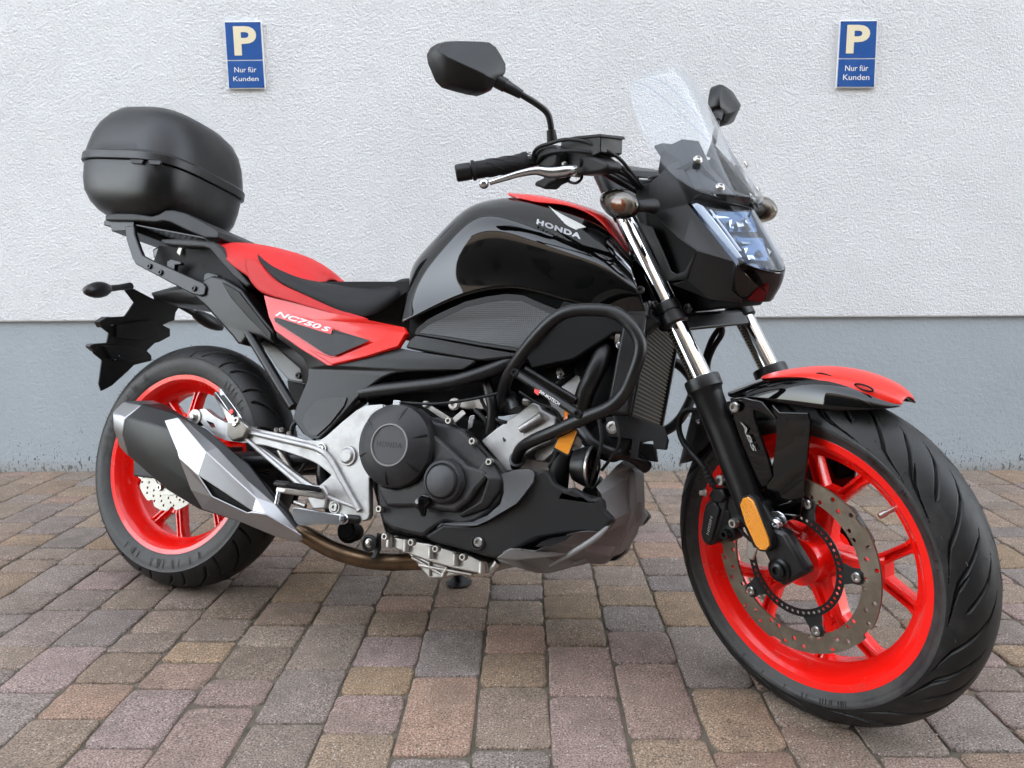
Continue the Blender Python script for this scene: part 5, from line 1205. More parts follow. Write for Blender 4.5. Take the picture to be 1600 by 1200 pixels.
# ================================================================ front end (all of it turned with the steering)
def SI(v): l = SMi @ (v-AP)+AP; return l                  # bike -> unsteered
def steer_s(v, s):                                        # same place moved to lateral offset s of the steered frame
    l = SI(v); return F((l.x, -s, l.z))
FX = F(Vector((1, 0, 0)))-F(Vector((0, 0, 0))); FY = F(Vector((0, -1, 0)))-F(Vector((0, 0, 0))); FZ = F(Vector((0, 0, 1)))-F(Vector((0, 0, 0)))
SF = .103
A_ = U(979, 343, SF, True); B_ = U(1100, 600, SF, True); ax = (B_-A_).normalized()
fk = empty_part('front_fork', bike)
for sg in (1, -1):
    f_ = (lambda v: v) if sg > 0 else (lambda v: flipy(v, True))
    T0 = f_(A_-ax*.03); T1 = f_(U(1060, 515, SF, True)); K0 = f_(U(1040, 474, SF, True)); K1 = f_(U(1056, 510, SF, True)); L0 = f_(B_-ax*.012); axx = (f_(B_)-f_(A_)).normalized()
    cyl('chrome_tube', T0, f_(B_+ax*.05), .0205, 'chrome', fk, n=48)
    cyl('upper_sleeve', f_(A_-ax*.12), f_(A_-ax*.005), .0235, 'powder', fk, n=32)
    bm = bmesh.new(); h = (K1-K0).length; lathe_into(bm, K0, axx, [(.0205, 0), (.0245, .002), (.0255, .008), (.0255, h*.42), (.0235, h*.45), (.0235, h*.52), (.0265, h*.55), (.0265, h-.004), (.022, h), (.0205, h)], 36); link('lower_clamp', bm, 'powder', fk, angle=30)
    # outer leg: collar, tube tapering, then the flattened foot holding the axle
    FE = f_(U(1196, 850, SF, True)); h = (FE-L0).length; ax2 = (FE-L0).normalized()
    bm = bmesh.new(); lathe_into(bm, L0, ax2, [(.0205, 0), (.024, -.002), (.0325, 0), (.0335, .004), (.0335, .022), (.030, .026), (.0275, .036), (.0262, .10), (.0255, h*.55), (.0245, h*.8), (.021, h), (.0, h)], 40); leg = link('outer_leg', bm, 'powder', fk, angle=30)
foot = [(1160, 790), (1178, 782), (1192, 790), (1203, 812), (1212, 826), (1226, 832), (1241, 858), (1262, 893), (1258, 898), (1224, 916), (1216, 914), (1209, 900), (1200, 878), (1190, 858), (1172, 820)]
for sg in (1, -1):
    pl_ = plate('axle_foot', foot, .112, .028, 'powder', fk, fr=True, bevel=.008)
    if sg < 0:
        for v in pl_.data.vertices: v.co = flipy(v.co, True)
        pl_.data.flip_normals()
axp = U(1217, 891, .115, True)
lathe('axle_nut', axp, FY, [(.021, -.004), (.021, .001), (.0175, .004), (.0165, .002), (.0135, .002), (.0135, .007), (.011, .009), (.007, .009), (.0065, .004), (0, .004)], 'boltdk', fk, n=36)
cyl('axle', F(Vector((WB, -.11, FT))), F(Vector((WB, .11, FT))), .012, 'bolt', fk)
bm = bmesh.new(); cyl_into(bm, F(Vector((WB, -.066, FT))), F(Vector((WB, -.088, FT))), .024); link('axle_spacer', bm, 'powder', fk)
# yokes
c_ = SI(U(1047, 492, SF, True))
for nm, dz, th in (('lower_yoke', 0, .035),):
    bm = bmesh.new(); o_ = [F(Vector((c_.x+x, y, c_.z+z))) for x, y, z in ((.022, -.12, 0), (.022, .12, 0), (-.02, .13, 0), (-.075, .05, .0), (-.075, -.05, 0), (-.02, -.13, 0))]
    poly_into(bm, o_, -SA*th); link(nm, bm, 'powder', fk, bevel=.006)
t_ = A_-ax*.115; tl = SI(t_)
bm = bmesh.new(); o_ = [F(Vector((tl.x+x, y, tl.z+z))) for x, y, z in ((.03, -.12, -.012), (.03, .12, -.012), (-.02, .13, 0), (-.075, .05, .02), (-.075, -.05, .02), (-.02, -.13, 0))]
poly_into(bm, o_, SA*.02); link('upper_yoke', bm, 'powder', fk, bevel=.005)
st0 = (SI(U(1047, 492, SF, True))); 
bm = bmesh.new(); cyl_into(bm, F(Vector((st0.x-.05, 0, st0.z-.02))), F(Vector((tl.x-.05, 0, tl.z+.01))), .028, 24); link('stem', bm, 'powder', fk)
# amber reflector on the leg
rf = [(1155.5, 789), (1160, 779), (1168, 776.5), (1176, 783), (1200, 843), (1201.5, 853), (1196, 860), (1187, 859.5), (1180, 852), (1164, 818)]
plate('reflector_base', [(1154, 786), (1160, 776), (1170, 773), (1179, 780), (1204, 842), (1206, 855), (1199, 863), (1187, 862), (1177, 853)], .128, .016, 'satin', fk, fr=True, bevel=.002)
plate('reflector', rf, .1315, .006, 'amber', fk, fr=True, bevel=.0015)
# brake caliper and hose
ca = empty_part('brake_caliper', bike)
plate('caliper_body', [(1097, 806), (1100, 790), (1112, 776), (1128, 772), (1136, 780), (1132, 800), (1126, 822), (1117, 846), (1112, 853), (1104, 853), (1096, 846), (1093, 834)], .098, .05, 'cover', ca, fr=True, bevel=.008)
plate('caliper_face', [(1099, 800), (1104, 788), (1116, 784), (1124, 797), (1118, 820), (1111, 845), (1106, 850), (1098, 844), (1095, 832)], .1045, .02, 'satin', ca, fr=True, bevel=.003)
q0, q1, q2 = U(1110, 806, .1052, True), U(1104, 834, .1052, True), U(1113.5, 808, .1052, True); text('lettering', 'NISSIN', q0, q1, q2, 'silverp', ca, bold=.01, depth=.0003)
plate('caliper_bridge', [(1124, 790), (1140, 800), (1142, 828), (1130, 842), (1116, 846), (1122, 826)], .095, .03, 'dark', ca, fr=True, bevel=.004)
for px, py, r_ in ((1150, 816, .009), (1137, 834, .010)):
    bm = bmesh.new(); p_ = U(px, py, .10, True); socket_bolt(bm, p_, FY, r_, .012); link('slide_bolt', bm, 'boltdk' if py > 830 else 'alu', ca, angle=30)
    cyl('pin_boot', p_-FY*.03, p_, r_*1.5, 'satin', ca)
plate('caliper_mount', [(1128, 742), (1138, 738), (1158, 770), (1166, 800), (1150, 830), (1140, 820), (1134, 780)], .092, .012, 'powder', ca, fr=True, bevel=.003)
bolts('bolt', [U(1127, 750, .10, True)], 'alu', ca, ax=FY, r=.010, h=.008)
bolts('bolt', [U(1137, 756, .10, True)], 'boltdk', ca, ax=FY, r=.007, h=.008)
plate('hose_union', [(1106, 774), (1114, 762), (1128, 764), (1134, 776), (1126, 786), (1112, 786)], .105, .02, 'powder', ca, fr=True, bevel=.004)
bm = bmesh.new(); hex_bolt(bm, U(1103, 770, .11, True), FY-FX*.8, .005, .012); link('bleed_nipple', bm, 'alu', ca)
hose = [(1084, 640, .10), (1070, 641, .11), (1061, 652, .115), (1060, 672, .118), (1068, 694, .12), (1084, 712, .12), (1097, 727, .118), (1106, 742, .115), (1116, 762, .112)]
tube('brake_hose', [U(a, b, c, True) for a, b, c in hose], .0042, 'satin', ca, n=10)
hose = [(1086, 642, .095), (1073, 645, .10), (1065, 656, .105), (1064, 674, .108), (1073, 695, .11), (1089, 714, .11), (1103, 730, .105), (1112, 745, .10)]
tube('sensor_cable', [U(a, b, c, True) for a, b, c in hose], .0026, 'satin', ca, n=8)
a_, b_ = U(1100, 730, .12, True), U(1113, 755, .113, True); tube('hose_sleeve', [a_, b_], .0062, 'satin', ca, smooth=False)
for t in (0, .25, .5, .75, 1): cyl('sleeve_ring', a_.lerp(b_, t), a_.lerp(b_, t)+(b_-a_).normalized()*.004, .0072, 'satin', ca)
bolts('bolt', [U(1092, 658, .10, True)], 'polish', ca, ax=FY, r=.005, h=.004)
plate('hose_clip', [(1078, 640), (1090, 640), (1098, 655), (1096, 664), (1088, 662)], .098, .004, 'powder', ca, fr=True, bevel=.001)
plate('sensor_bracket', [(1166, 842), (1176, 836), (1186, 852), (1176, 876), (1166, 872)], .085, .006, 'alu', ca, fr=True)
tube('sensor_cable', [U(1150, 820, .10, True), U(1166, 838, .095, True), U(1178, 848, .09, True)], .003, 'satin', ca)
# far side cable loop by the fork
tube('cable_loop', [U(1100, 585, -.10, True), U(1102, 560, -.10, True), U(1110, 535, -.10, True), U(1120, 518, -.10, True), U(1128, 512, -.10, True), U(1127, 524, -.10, True), U(1114, 545, -.10, True), U(1106, 570, -.10, True), U(1108, 600, -.1, True)], .006, 'satin', fk)
# ---------------- front mudguard
md_ = empty_part('front_mudguard', bike)
rows = [
 [(1137, 612, .035), (1165, 600, .036), (1200, 587, .038), (1243, 580.5, .038), (1283, 581, .038), (1323, 588.5, .036), (1363, 602, .032), (1395, 617, .024), (1410, 626, .014)],
 [(1137, 613, .060), (1165, 602.5, .062), (1203, 591, .063), (1245, 587, .062), (1285, 592, .060), (1323, 603, .054), (1360, 616, .044), (1392, 628, .032), (1409, 631, .02)],
 [(1137, 616, .074), (1166, 610, .077), (1203, 604, .078), (1245, 602, .078), (1285, 608, .075), (1323, 618, .067), (1360, 628, .054), (1391, 634, .038), (1408, 634, .024)],
 [(1138, 621, .078), (1168, 621, .081), (1206, 628, .082), (1246, 634, .082), (1285, 640, .078), (1323, 641, .069), (1360, 640, .056), (1390, 638, .040), (1407, 635.5, .025)]]
g = shell('guard', rows, 'gloss', md_, fr=True, top=.006, sub=2, solid=.003)
rows = [
 [(1187, 590, .036), (1200, 586, .039), (1243, 579.5, .040), (1283, 580, .040), (1323, 587.5, .038), (1363, 601, .034), (1396, 617, .025), (1412, 626, .014)],
 [(1190, 590.5, .050), (1203, 587.5, .052), (1245, 582, .052), (1285, 584.5, .052), (1323, 593.5, .049), (1363, 607, .043), (1396, 621.5, .031), (1411, 628, .018)],
 [(1196, 590.5, .060), (1208, 589.5, .061), (1246, 587.5, .0625), (1275, 592, .061), (1310, 604, .0575), (1350, 619, .050), (1390, 632, .036), (1410, 633, .021)]]
shell('red_stripe', rows, 'redstripe', md_, fr=True, top=.0075, sub=2, solid=.0015)
for c0, rx in (((1350, 607), 14), ((1292, 591), 16)):     # dark oval outlines on the stripe
    P = []
    for i in range(24):
        a = 2*math.pi*i/24; P.append(U(c0[0]+rx*math.cos(a)+2*math.sin(a), c0[1]+rx*.28*math.cos(a)+4.5*math.sin(a), .047, True)+FZ*.0015)
    tube('oval_mark', P, .0016, 'dark', md_, closed=True, smooth=False, n=6)
# rear part of the guard, hanging behind the leg
rows = [[(1075, 640, .030), (1062, 690, .03), (1052, 727, .03)], [(1090, 636, .072), (1084, 676, .072), (1078, 716, .07)], [(1130, 625, .078), (1122, 664, .078), (1104, 700, .076)]]
shell('rear_flap', rows, 'satin', md_, fr=True, sub=1, solid=.003)
# mudguard brackets down to the leg
br = [(1206, 632, .083), (1218, 644, .083), (1262, 645, .083), (1266, 660, .083), (1262, 700, .083), (1256, 760, .083), (1251, 805, .083), (1238, 812, .085), (1226, 815, .088), (1214, 803, .09), (1198, 800, .09), (1190, 790, .09), (1196, 760, .088), (1208, 720, .085), (1213, 680, .083), (1212, 655, .083)]
plate('leg_bracket', br, .083, .006, 'gloss', md_, fr=True, bevel=.002)
plate('abs_strut', [(1140, 622, .098), (1160, 620, .096), (1190, 628, .09), (1212, 655, .088), (1176, 640, .092), (1180, 655, .092), (1203, 724, .09), (1206, 745, .09), (1196, 760, .09), (1188, 770, .092), (1176, 752, .096), (1160, 700, .098), (1146, 655, .098)], .095, .006, 'gloss', md_, fr=True, bevel=.002)
q0, q1, q2 = U(1157, 659, .1, True), U(1176, 704, .1, True), U(1163.5, 660.5, .1, True)
text('lettering', 'ABS', q0, q1, q2, 'silverp', md_, bold=.02, depth=.0003)
bm = bmesh.new(); socket_bolt(bm, U(1149, 636, .102, True), FY, .010, .006); link('bolt', bm, 'bolt', md_, angle=30)
plate('bolt_plate', [(1196, 800, .098), (1216, 799, .098), (1224, 804, .098), (1230, 816, .098), (1216, 828, .10), (1208, 820, .10)], .1, .003, 'polish', md_, fr=True, bevel=.001)
bm = bmesh.new(); lathe_into(bm, U(1214, 818, .104, True), FY, [(.011, 0), (.011, .003), (.009, .007), (.005, .008), (.004, .004), (0, .004)], 24); link('bolt', bm, 'polish', md_, angle=40)
for sg in (-1,):
    b2 = plate('leg_bracket', br, .083, .006, 'gloss', md_, fr=True, bevel=.002)
    for v in b2.data.vertices: v.co = flipy(v.co, True)
    b2.data.flip_normals()
# left caliper-less fork leg carries a small reflector too
# ---------------- headlight cowl
Z6 = 4.615
def Cx(L, s=None): return [(920+p[0]/4.615, 250+p[1]/4.615, p[2] if len(p) > 2 else s) for p in L]
cw = empty_part('headlight_cowl', bike)
def mirrored(fn):
    a = fn(); b = a.copy(); b.data = a.data.copy(); C.objects.link(b)
    for v in b.data.vertices: v.co = flipy(v.co, True)
    b.data.flip_normals(); return a
def fshell(name, polys, m, parent, fr=True, th=.003, bevel=.003, mir=True, lim=12, ox=920, oy=250, k=4.615):
    """faceted panel: polygons of traced (x, y, s) points sharing corners"""
    bm = bmesh.new(); vd = {}
    def gv(p):
        kk = (round(p[0]), round(p[1]))
        if kk not in vd: vd[kk] = bm.verts.new(U(ox+p[0]/k, oy+p[1]/k, p[2], fr))
        return vd[kk]
    for poly in polys: bm.faces.new([gv(p) for p in poly])
    def fin(bm):
        o = link(name, bm, m, parent, smooth=True, angle=60)
        s = o.modifiers.new('s', 'SOLIDIFY'); s.thickness = th; s.offset = -1
        if bevel: b = o.modifiers.new('b', 'BEVEL'); b.width = bevel; b.segments = 3; b.limit_method = 'ANGLE'; b.angle_limit = R(lim)
        return o
    a = fin(bm)
    if mir:
        b = a.copy(); b.data = a.data.copy(); C.objects.link(b)
        for v in b.data.vertices: v.co = flipy(v.co, fr)
        b.data.flip_normals()
    return a
a1 = (330, 190, .118); a2 = (440, 165, .112); a3 = (505, 110, .100); a4 = (570, 40, .085); a5 = (640, 10, .075)
b1 = (800, 240, .076); b2 = (960, 295, .050); b3 = (1160, 338, .012)
c1 = (716, 318, .089); c2_ = (742, 285, .086); d1 = (350, 262, .122); d2 = (425, 320, .122); d3 = (462, 378, .120)
e1 = (780, 655, .114); e2 = (712, 862, .104); e3 = (640, 560, .116)
h1 = (1050, 735, .074); h2 = (1028, 945, .068); h3 = (1108, 1014, .048); h4 = (1096, 1034, .046); h5 = (880, 1008, .085); h6 = (600, 900, .095)
fshell('side_panel', [
 (a1, a2, d2, d1), (a2, a3, c1, d3, d2), (a3, a4, a5, b1, c2_, c1),
 (d3, c1, h1, e1, e3), (e1, h1, h2, e2), (e2, h2, h3, h4, h5), (e2, h5, h6)], 'satin2', cw, bevel=.006, lim=8)
fshell('upper_nose', [(b1, b2, b3, (1165, 352, .012), (740, 283, .086))], 'satin2', cw, mir=True)
# air scoop frame beside the fork
s1 = (352, 440, .098); s2 = (420, 470, .102); s3 = (462, 480, .105); s4 = (540, 650, .103); s5 = (600, 800, .100); s6 = (640, 822, .101); s7 = (702, 800, .104); s8 = (560, 872, .096)
fshell('scoop_frame', [(s1, s2, s3, s4, (490, 700, .098)), ((490, 700, .098), s4, s5, s6, s8), (s6, s7, e1, e2, s8)], 'satin2', cw, bevel=.004, lim=10)
plate('scoop_liner', Cx([(440, 370), (640, 540), (790, 650), (720, 850), (600, 860), (480, 640), (420, 460)], .085), .085, .17, 'dark', cw, fr=True, bevel=.002)
plate('cowl_core', Cx([(560, 200), (720, 300), (1040, 760), (1020, 960), (880, 990), (640, 880), (480, 500), (440, 300)], .06), .06, .12, 'dark', cw, fr=True, bevel=.004)
plate('lower_tray', Cx([(580, 880), (880, 1000), (1100, 1030), (1080, 1060), (900, 1075), (700, 1100), (620, 1050)], .035), .035, .07, 'dark', cw, fr=True, bevel=.004)
bolts('bolt', [U(1076, 482, .09, True)], 'boltdk', cw, ax=FY, r=.009)
# headlight: housing, reflectors, clear lens, dark lower lens
hl = empty_part('headlight', bike)
def lensgrid(side, inset):
    """rows from top to bottom: side edge point (px,py,s); nose bulge b ahead of the straight line across"""
    R_ = []
    for (px, py, s, bulge, dz) in side:
        e = SI(U(px, py, s, True)); row = []
        for j in range(9):
            u = -1+2*j/8; row.append(F(Vector((e.x-inset+bulge*(1-abs(u)**1.7), -u*s*(1-.0), e.z+dz*(1-u*u)))))
        R_.append(row)
    return R_
side = [(1080, 318, .086, .062, -.018), (1086, 330, .087, .060, -.019), (1115, 365, .083, .052, -.022), (1149, 406, .070, .044, -.027)]
bm = bmesh.new(); grid_into(bm, lensgrid(side, 0)); link('clear_lens', bm, 'lens', hl, sub=2, solid=.002)
bm = bmesh.new(); grid_into(bm, lensgrid([(a, b, s*.97, bu*.9, dz) for a, b, s, bu, dz in side], .026)); link('housing', bm, 'hlback', hl, sub=1)
bm = bmesh.new(); grid_into(bm, [r_[0:4] for r_ in lensgrid(side, .004)]); link('bezel', bm, 'hlback', hl, sub=1, solid=.002)
plate('guide_strip', [(1080, 319, .082), (1088, 317, .080), (1097, 322, .077), (1122, 353, .0755), (1158, 402, .0625), (1151, 404, .066), (1116, 362, .0785)], .08, .004, 'guide', hl, fr=True, bevel=.001)
plate('guide_strip', [(1107, 327, .070), (1111, 328, .069), (1158, 392, .058), (1154, 393, .060)], .07, .003, 'guide', hl, fr=True, bevel=.001)
# lamp modules: small bright facets close behind the lens
def LPt(px, py, d):
    lo, hi = -.02, .085
    for _ in range(40):
        m_ = (lo+hi)/2; v = SI(U(px, py, m_, True)); k = min(1, max(0, (v.z-.80)/.13)); w_ = .068+.018*k; bl_ = .044+.018*k
        if v.x > 1.402+(.930-v.z)*.496-bl_*min(1, abs(m_/w_))**1.7-d: hi = m_
        else: lo = m_
    return U(px, py, (lo+hi)/2, True)
for nm, qs, mm_ in (('upper_module', ([(1110, 337), (1170, 336), (1172, 339), (1114, 341)], [(1139, 345), (1144, 343), (1147, 357), (1141, 356)], [(1124, 347), (1130, 346), (1131, 353), (1127, 353)], [(1164, 340), (1167, 340), (1176, 357), (1173, 357)], [(1150, 346), (1160, 345), (1163, 353), (1153, 355)]), 'sparkle'),
      ('lower_module', ([(1157, 377), (1188, 378), (1189, 380.5), (1160, 381)], [(1163, 388), (1168, 387), (1170, 396), (1165, 396)], [(1184, 391), (1188, 391), (1194, 401), (1190, 402)], [(1170, 399), (1177, 400), (1180, 405), (1172, 405)]), 'sparkle')):
    rt_ = []
    for i, q4 in enumerate(qs):
        P = [LPt(x_, y_, .012+.004*((i+j) % 3)) for j, (x_, y_) in enumerate(q4)]; bm = bmesh.new(); poly_into(bm, P, FX*-.003); link(nm, bm, mm_, hl, smooth=False)
for q4 in ([(1118, 331), (1172, 331), (1184, 362), (1136, 362)], [(1150, 371), (1192, 372), (1206, 408), (1170, 406)]):
    P = [LPt(x_, y_, .020) for x_, y_ in q4]; bm = bmesh.new(); poly_into(bm, P, FX*-.002); link('module_frame', bm, 'modblue', hl, smooth=False)
low_ = [(1149, 405, .070, .044, -.027), (1147, 432, .069, .042, -.020), (1147, 458, .060, .034, -.010), (1162, 471, .040, .022, -.004)]
bm = bmesh.new(); grid_into(bm, lensgrid(low_, 0)); link('dark_lens', bm, 'darkred', hl, sub=2, solid=.003)
pp_ = Cx([(1066, 712, .0735), (1110, 735, .070), (1180, 775, .055), (1255, 900, .040), (1266, 950, .040), (1180, 880, .055), (1100, 800, .072), (1072, 770, .0775)])
P = [U(*p, True)+FX*.004+FY*.0015 for p in pp_]; bm = bmesh.new(); poly_into(bm, P, FX*-.001); link('position_lamp', bm, 'smoke', hl, smooth=False)
# instrument housing
mt = empty_part('instrument_housing', bike)
def FV(x, s, z): return F(Vector((x, -s, z)))
c0 = SI(U(1066, 217, .0, True))
fshell('shell', [
 ((1028-900, 268-80, .075), (1033-900, 236-80, .075), (1045-900, 227-80, .06), (1066-900, 217-80, .045), (1085-900, 262-80, .065)),
 ((1066-900, 217-80, .045), (1092-900, 220-80, .02), (1112-900, 262-80, .03), (1085-900, 262-80, .065)),
 ((1028-900, 268-80, .075), (1085-900, 262-80, .065), (1100-900, 296-80, .075), (1050-900, 296-80, .085)),
 ((1085-900, 262-80, .065), (1112-900, 262-80, .03), (1150-900, 306-80, .03), (1100-900, 296-80, .075))], 'satin2', mt, ox=900, oy=80, k=1, bevel=.003)
bm = bmesh.new(); poly_into(bm, [FV(c0.x-.01, -.045, c0.z-.008), FV(c0.x-.01, .045, c0.z-.008), FV(c0.x+.05, .045, c0.z-.09), FV(c0.x+.05, -.045, c0.z-.09)], FX*-.03); link('display_box', bm, 'satin2', mt, bevel=.005)
for sg in (1, -1):
    L = [(1060, 262, .083), (1052, 292, .090), (1100, 296, .085), (1115, 302, .078), (1108, 285, .075), (1090, 254, .072), (1075, 248, .072)]
    L = [(1044, 282), (1054, 264), (1080, 250), (1092, 254), (1120, 282), (1130, 304), (1112, 303), (1098, 296), (1088, 268), (1076, 262), (1062, 272), (1054, 290)]
    b3_ = plate('screen_bracket', [(a, b, .088-.00055*(a-1044)) for a, b in L], .08, .006, 'cover', mt, fr=True, bevel=.002)
    if sg < 0:
        for v in b3_.data.vertices: v.co = flipy(v.co, True)
        b3_.data.flip_normals()
# ---------------- windscreen
ws = empty_part('windscreen', bike)
trace = [  # right edge of the screen from bottom to top (px,py,s)
 (1163, 318, .020, .010), (1128, 309, .062, .030), (1092, 302, .090, .045), (1058, 282, .104, .060), (1026, 250, .110, .072), (1004, 214, .112, .078), (990, 176, .108, .078), (981, 142, .100, .074), (984, 129, .090, .068), (996, 118, .070, .056), (1012, 108.5, .045, .042)]
topz = None; G_ = []
for (px, py, s, bu) in trace:
    e = SI(U(px, py, s, True)); G_.append([F(Vector((e.x+bu*(1-abs(u)**2.0), -u*s, e.z))) for u in [1-2*j/12 for j in range(13)]])
bm = bmesh.new(); grid_into(bm, G_); link('screen', bm, 'screen', ws, sub=2, solid=.003)
def Gf(r_, j):
    i0, j0 = min(int(r_), len(G_)-2), int(j); fr_2, fj = r_-i0, j-j0
    return G_[i0][j0].lerp(G_[i0][j0+1], fj).lerp(G_[i0+1][j0].lerp(G_[i0+1][j0+1], fj), fr_2)+FX*.002
for L in ([(8.0, .25), (7.2, 1.3), (6.3, 2.5), (5.4, 3.6), (4.6, 4.6)], [(9.0, .6), (8.2, 1.7), (7.2, 2.9), (6.2, 4.1), (5.2, 5.3)]):
    tube('swage', [Gf(*p) for p in L], .0012, 'lens', ws, n=6)
for (px, py) in ((1090, 249), (1125, 292)):
    for sg in (1, -1):
        s_ = .07 if py < 270 else .055; p_ = U(px, py, s_, True); l = SI(p_); p_ = F(Vector((l.x+.001, -sg*s_, l.z))); n_ = (FX*.75+FY*.45*sg+FZ*.45)
        bm = bmesh.new(); lathe_into(bm, p_, n_, [(.0085, -.002), (.0085, 0), (.0068, .001), (.006, .003), (.0032, .004), (.003, .002), (0, .002)], 22); link('screen_bolt', bm, 'bolt', ws, angle=40)
# ---------------- front indicators
def blob(name, pts, s, depth, m, parent, fr=True, front=1.0):
    """closed pod: traced outline rounded towards both sides"""
    P0 = [U(p[0], p[1], s, fr) for p in pts]; P0 = smooth_outline(P0, 3); c = sum(P0, Vector())/len(P0); d = FY if fr else OUT
    rings = []
    for t in [-1, -.92, -.7, -.35, 0, .35, .7, .92, 1]:
        k = math.sqrt(max(0, 1-abs(t)**2.4))*.98+.02; rings.append([c+(p-c)*k+d*depth*t for p in P0])
    bm = bmesh.new(); vs = [[bm.verts.new(p) for p in r_] for r_ in rings]; n = len(vs[0])
    for A1, B1 in zip(vs, vs[1:]):
        for j in range(n): bm.faces.new((A1[j], A1[(j+1) % n], B1[(j+1) % n], B1[j]))
    bm.faces.new(vs[0]); bm.faces.new(vs[-1]); return link(name, bm, m, parent, angle=60)
IL = [(941, 308), (949, 298.5), (965, 294), (981, 297), (991, 306), (996.5, 321), (990, 337), (973, 343), (956, 337.5), (943, 322)]
for sg in (1, -1):
    ii = empty_part('front_indicator', bike)
    os_ = []
    os_.append(blob('lens', IL, .205, .022, 'smoke', ii))
    cI = U(969, 319, .205, True); IB = [(969+(a-969)*.80, 320+(b-320)*.80) for a, b in IL]
    os_.append(blob('reflector', IB, .204, .012, 'silver', ii)); os_.append(blob('bulb', [(957, 316), (965, 309), (976, 311), (981, 321), (976, 331), (963, 330)], .209, .014, 'orange', ii))
    bm = bmesh.new()
    for i in range(9):
        t = i/8; pa, pb_ = (948+14*t, 324+14*t), (951+14*t, 321+14*t); tube_into(bm, [U(*pa, .2235-.004*abs(t-.5), True), U(*pb_, .225-.004*abs(t-.5), True)], .0008, n=5, smooth=False)
    os_.append(link('lens_rib', bm, 'polish', ii))
    os_.append(blob('shell', [(941, 308), (949, 298.5), (965, 294), (981, 297), (991, 306), (996.5, 321), (990, 337), (973, 343), (956, 337.5), (943, 322)], .189, .014, 'satin2', ii))
    os_.append(tube('stem', [U(988, 324, .19, True), U(1003, 322, .172, True), U(1022, 322, .14, True)], [.010, .011, .014], 'satin', ii))
    if sg < 0:
        for o in os_:
            for v in o.data.vertices: v.co = flipy(v.co, True)
            o.data.flip_normals()
# ---------------- handlebar
hb = empty_part('handlebar', bike)
g0 = U(712, 271, .385, True); g1 = U(830, 252, .262, True); gd = (g1-g0).normalized()
m1 = U(870, 246, .222, True); m2 = U(935, 262, .165, True); m3 = U(985, 287, .11, True); m4 = U(1010, 292, .06, True)
path = [g0+gd*.02, g1, m1, m2, m3]
cl_ = SI(m3); mid = [F(Vector((cl_.x, -.04, cl_.z+.0))), F(Vector((cl_.x, .04, cl_.z)))]
full = path+mid+[flipy(p, True) for p in path[::-1]]
tube('bar', full, .0112, 'powder', hb, n=16)
for sg in (1, -1):
    f_ = (lambda v: v) if sg > 0 else (lambda v: flipy(v, True))
    G0, G1 = f_(g0), f_(g1); D = (G1-G0).normalized(); L = (G1-G0).length
    bm = bmesh.new(); lathe_into(bm, G0, D, [(0, 0), (.014, 0), (.0165, .002), (.017, .006), (.0168, .030), (.0155, .031)], 32); link('bar_weight', bm, 'satin2', hb, angle=30)
    bm = bmesh.new(); lathe_into(bm, G0+D*.0315, D, [(.0155, 0), (.0195, .001), (.0200, .003), (.0195, .006), (.0172, .008), (.0168, .010), (.0172, .013), (.0168, .016), (.0170, L-.055), (.0180, L-.052), (.0200, L-.046), (.0200, L-.038), (.0, L-.036)], 32); link('grip', bm, 'cloth', hb, angle=30)
    bm = bmesh.new()
    for i in range(12):
        a0 = R(30*i)
        for k in range(3):
            u = .03+.03*k+(.012 if i % 2 else 0); n0, nn, nb = frame_of(D)
            P = [G0+D*(.0315+u+.018*t)+(.0171)*(math.cos(a0+.5*t)*nn+math.sin(a0+.5*t)*nb) for t in (0, .5, 1)]; tube_into(bm, P, .0009, n=5, smooth=False)
    link('grip_pattern', bm, 'satin', hb)
# right switch housing, reservoir, lever
sw_ = empty_part('brake_control', bike)
D = gd; u0 = U(838, 250, .252, True)
def ctl(name, L, s, th, m, bev=.004, par=sw_): return plate(name, L, s, th, m, par, fr=True, bevel=bev)
ctl('throttle_housing', [(832, 238), (838, 229), (852, 225), (868, 228), (872, 242), (868, 262), (856, 268), (842, 264), (833, 254)], .262, .045, 'satin2', .008)
ctl('switch_pod', [(846, 262), (868, 262), (874, 272), (868, 284), (858, 288), (850, 296), (842, 293), (833, 290), (836, 283), (848, 278)], .262, .035, 'satin2', .005)
ctl('lever_perch', [(866, 232), (882, 228), (930, 245), (948, 253), (950, 264), (936, 270), (905, 274), (876, 270), (866, 256)], .235, .04, 'satin', .006)
ctl('reservoir', [(877, 219), (900, 215), (937, 211), (938.5, 213), (938, 238), (928, 243), (880, 248), (874, 240)], .235, .055, 'satin2', .004)
ctl('reservoir_cap', [(875, 217), (900, 212.5), (938, 209), (939.5, 214), (900, 218), (876, 222)], .238, .061, 'satin', .002)
lv = [U(896, 262, .235, True)+FX*.03, U(880, 268, .25, True)+FX*.035, U(860, 270, .262, True)+FX*.04, U(836, 268, .285, True)+FX*.045, U(810, 272, .31, True)+FX*.045, U(785, 279, .335, True)+FX*.042, U(768, 285, .352, True)+FX*.04]
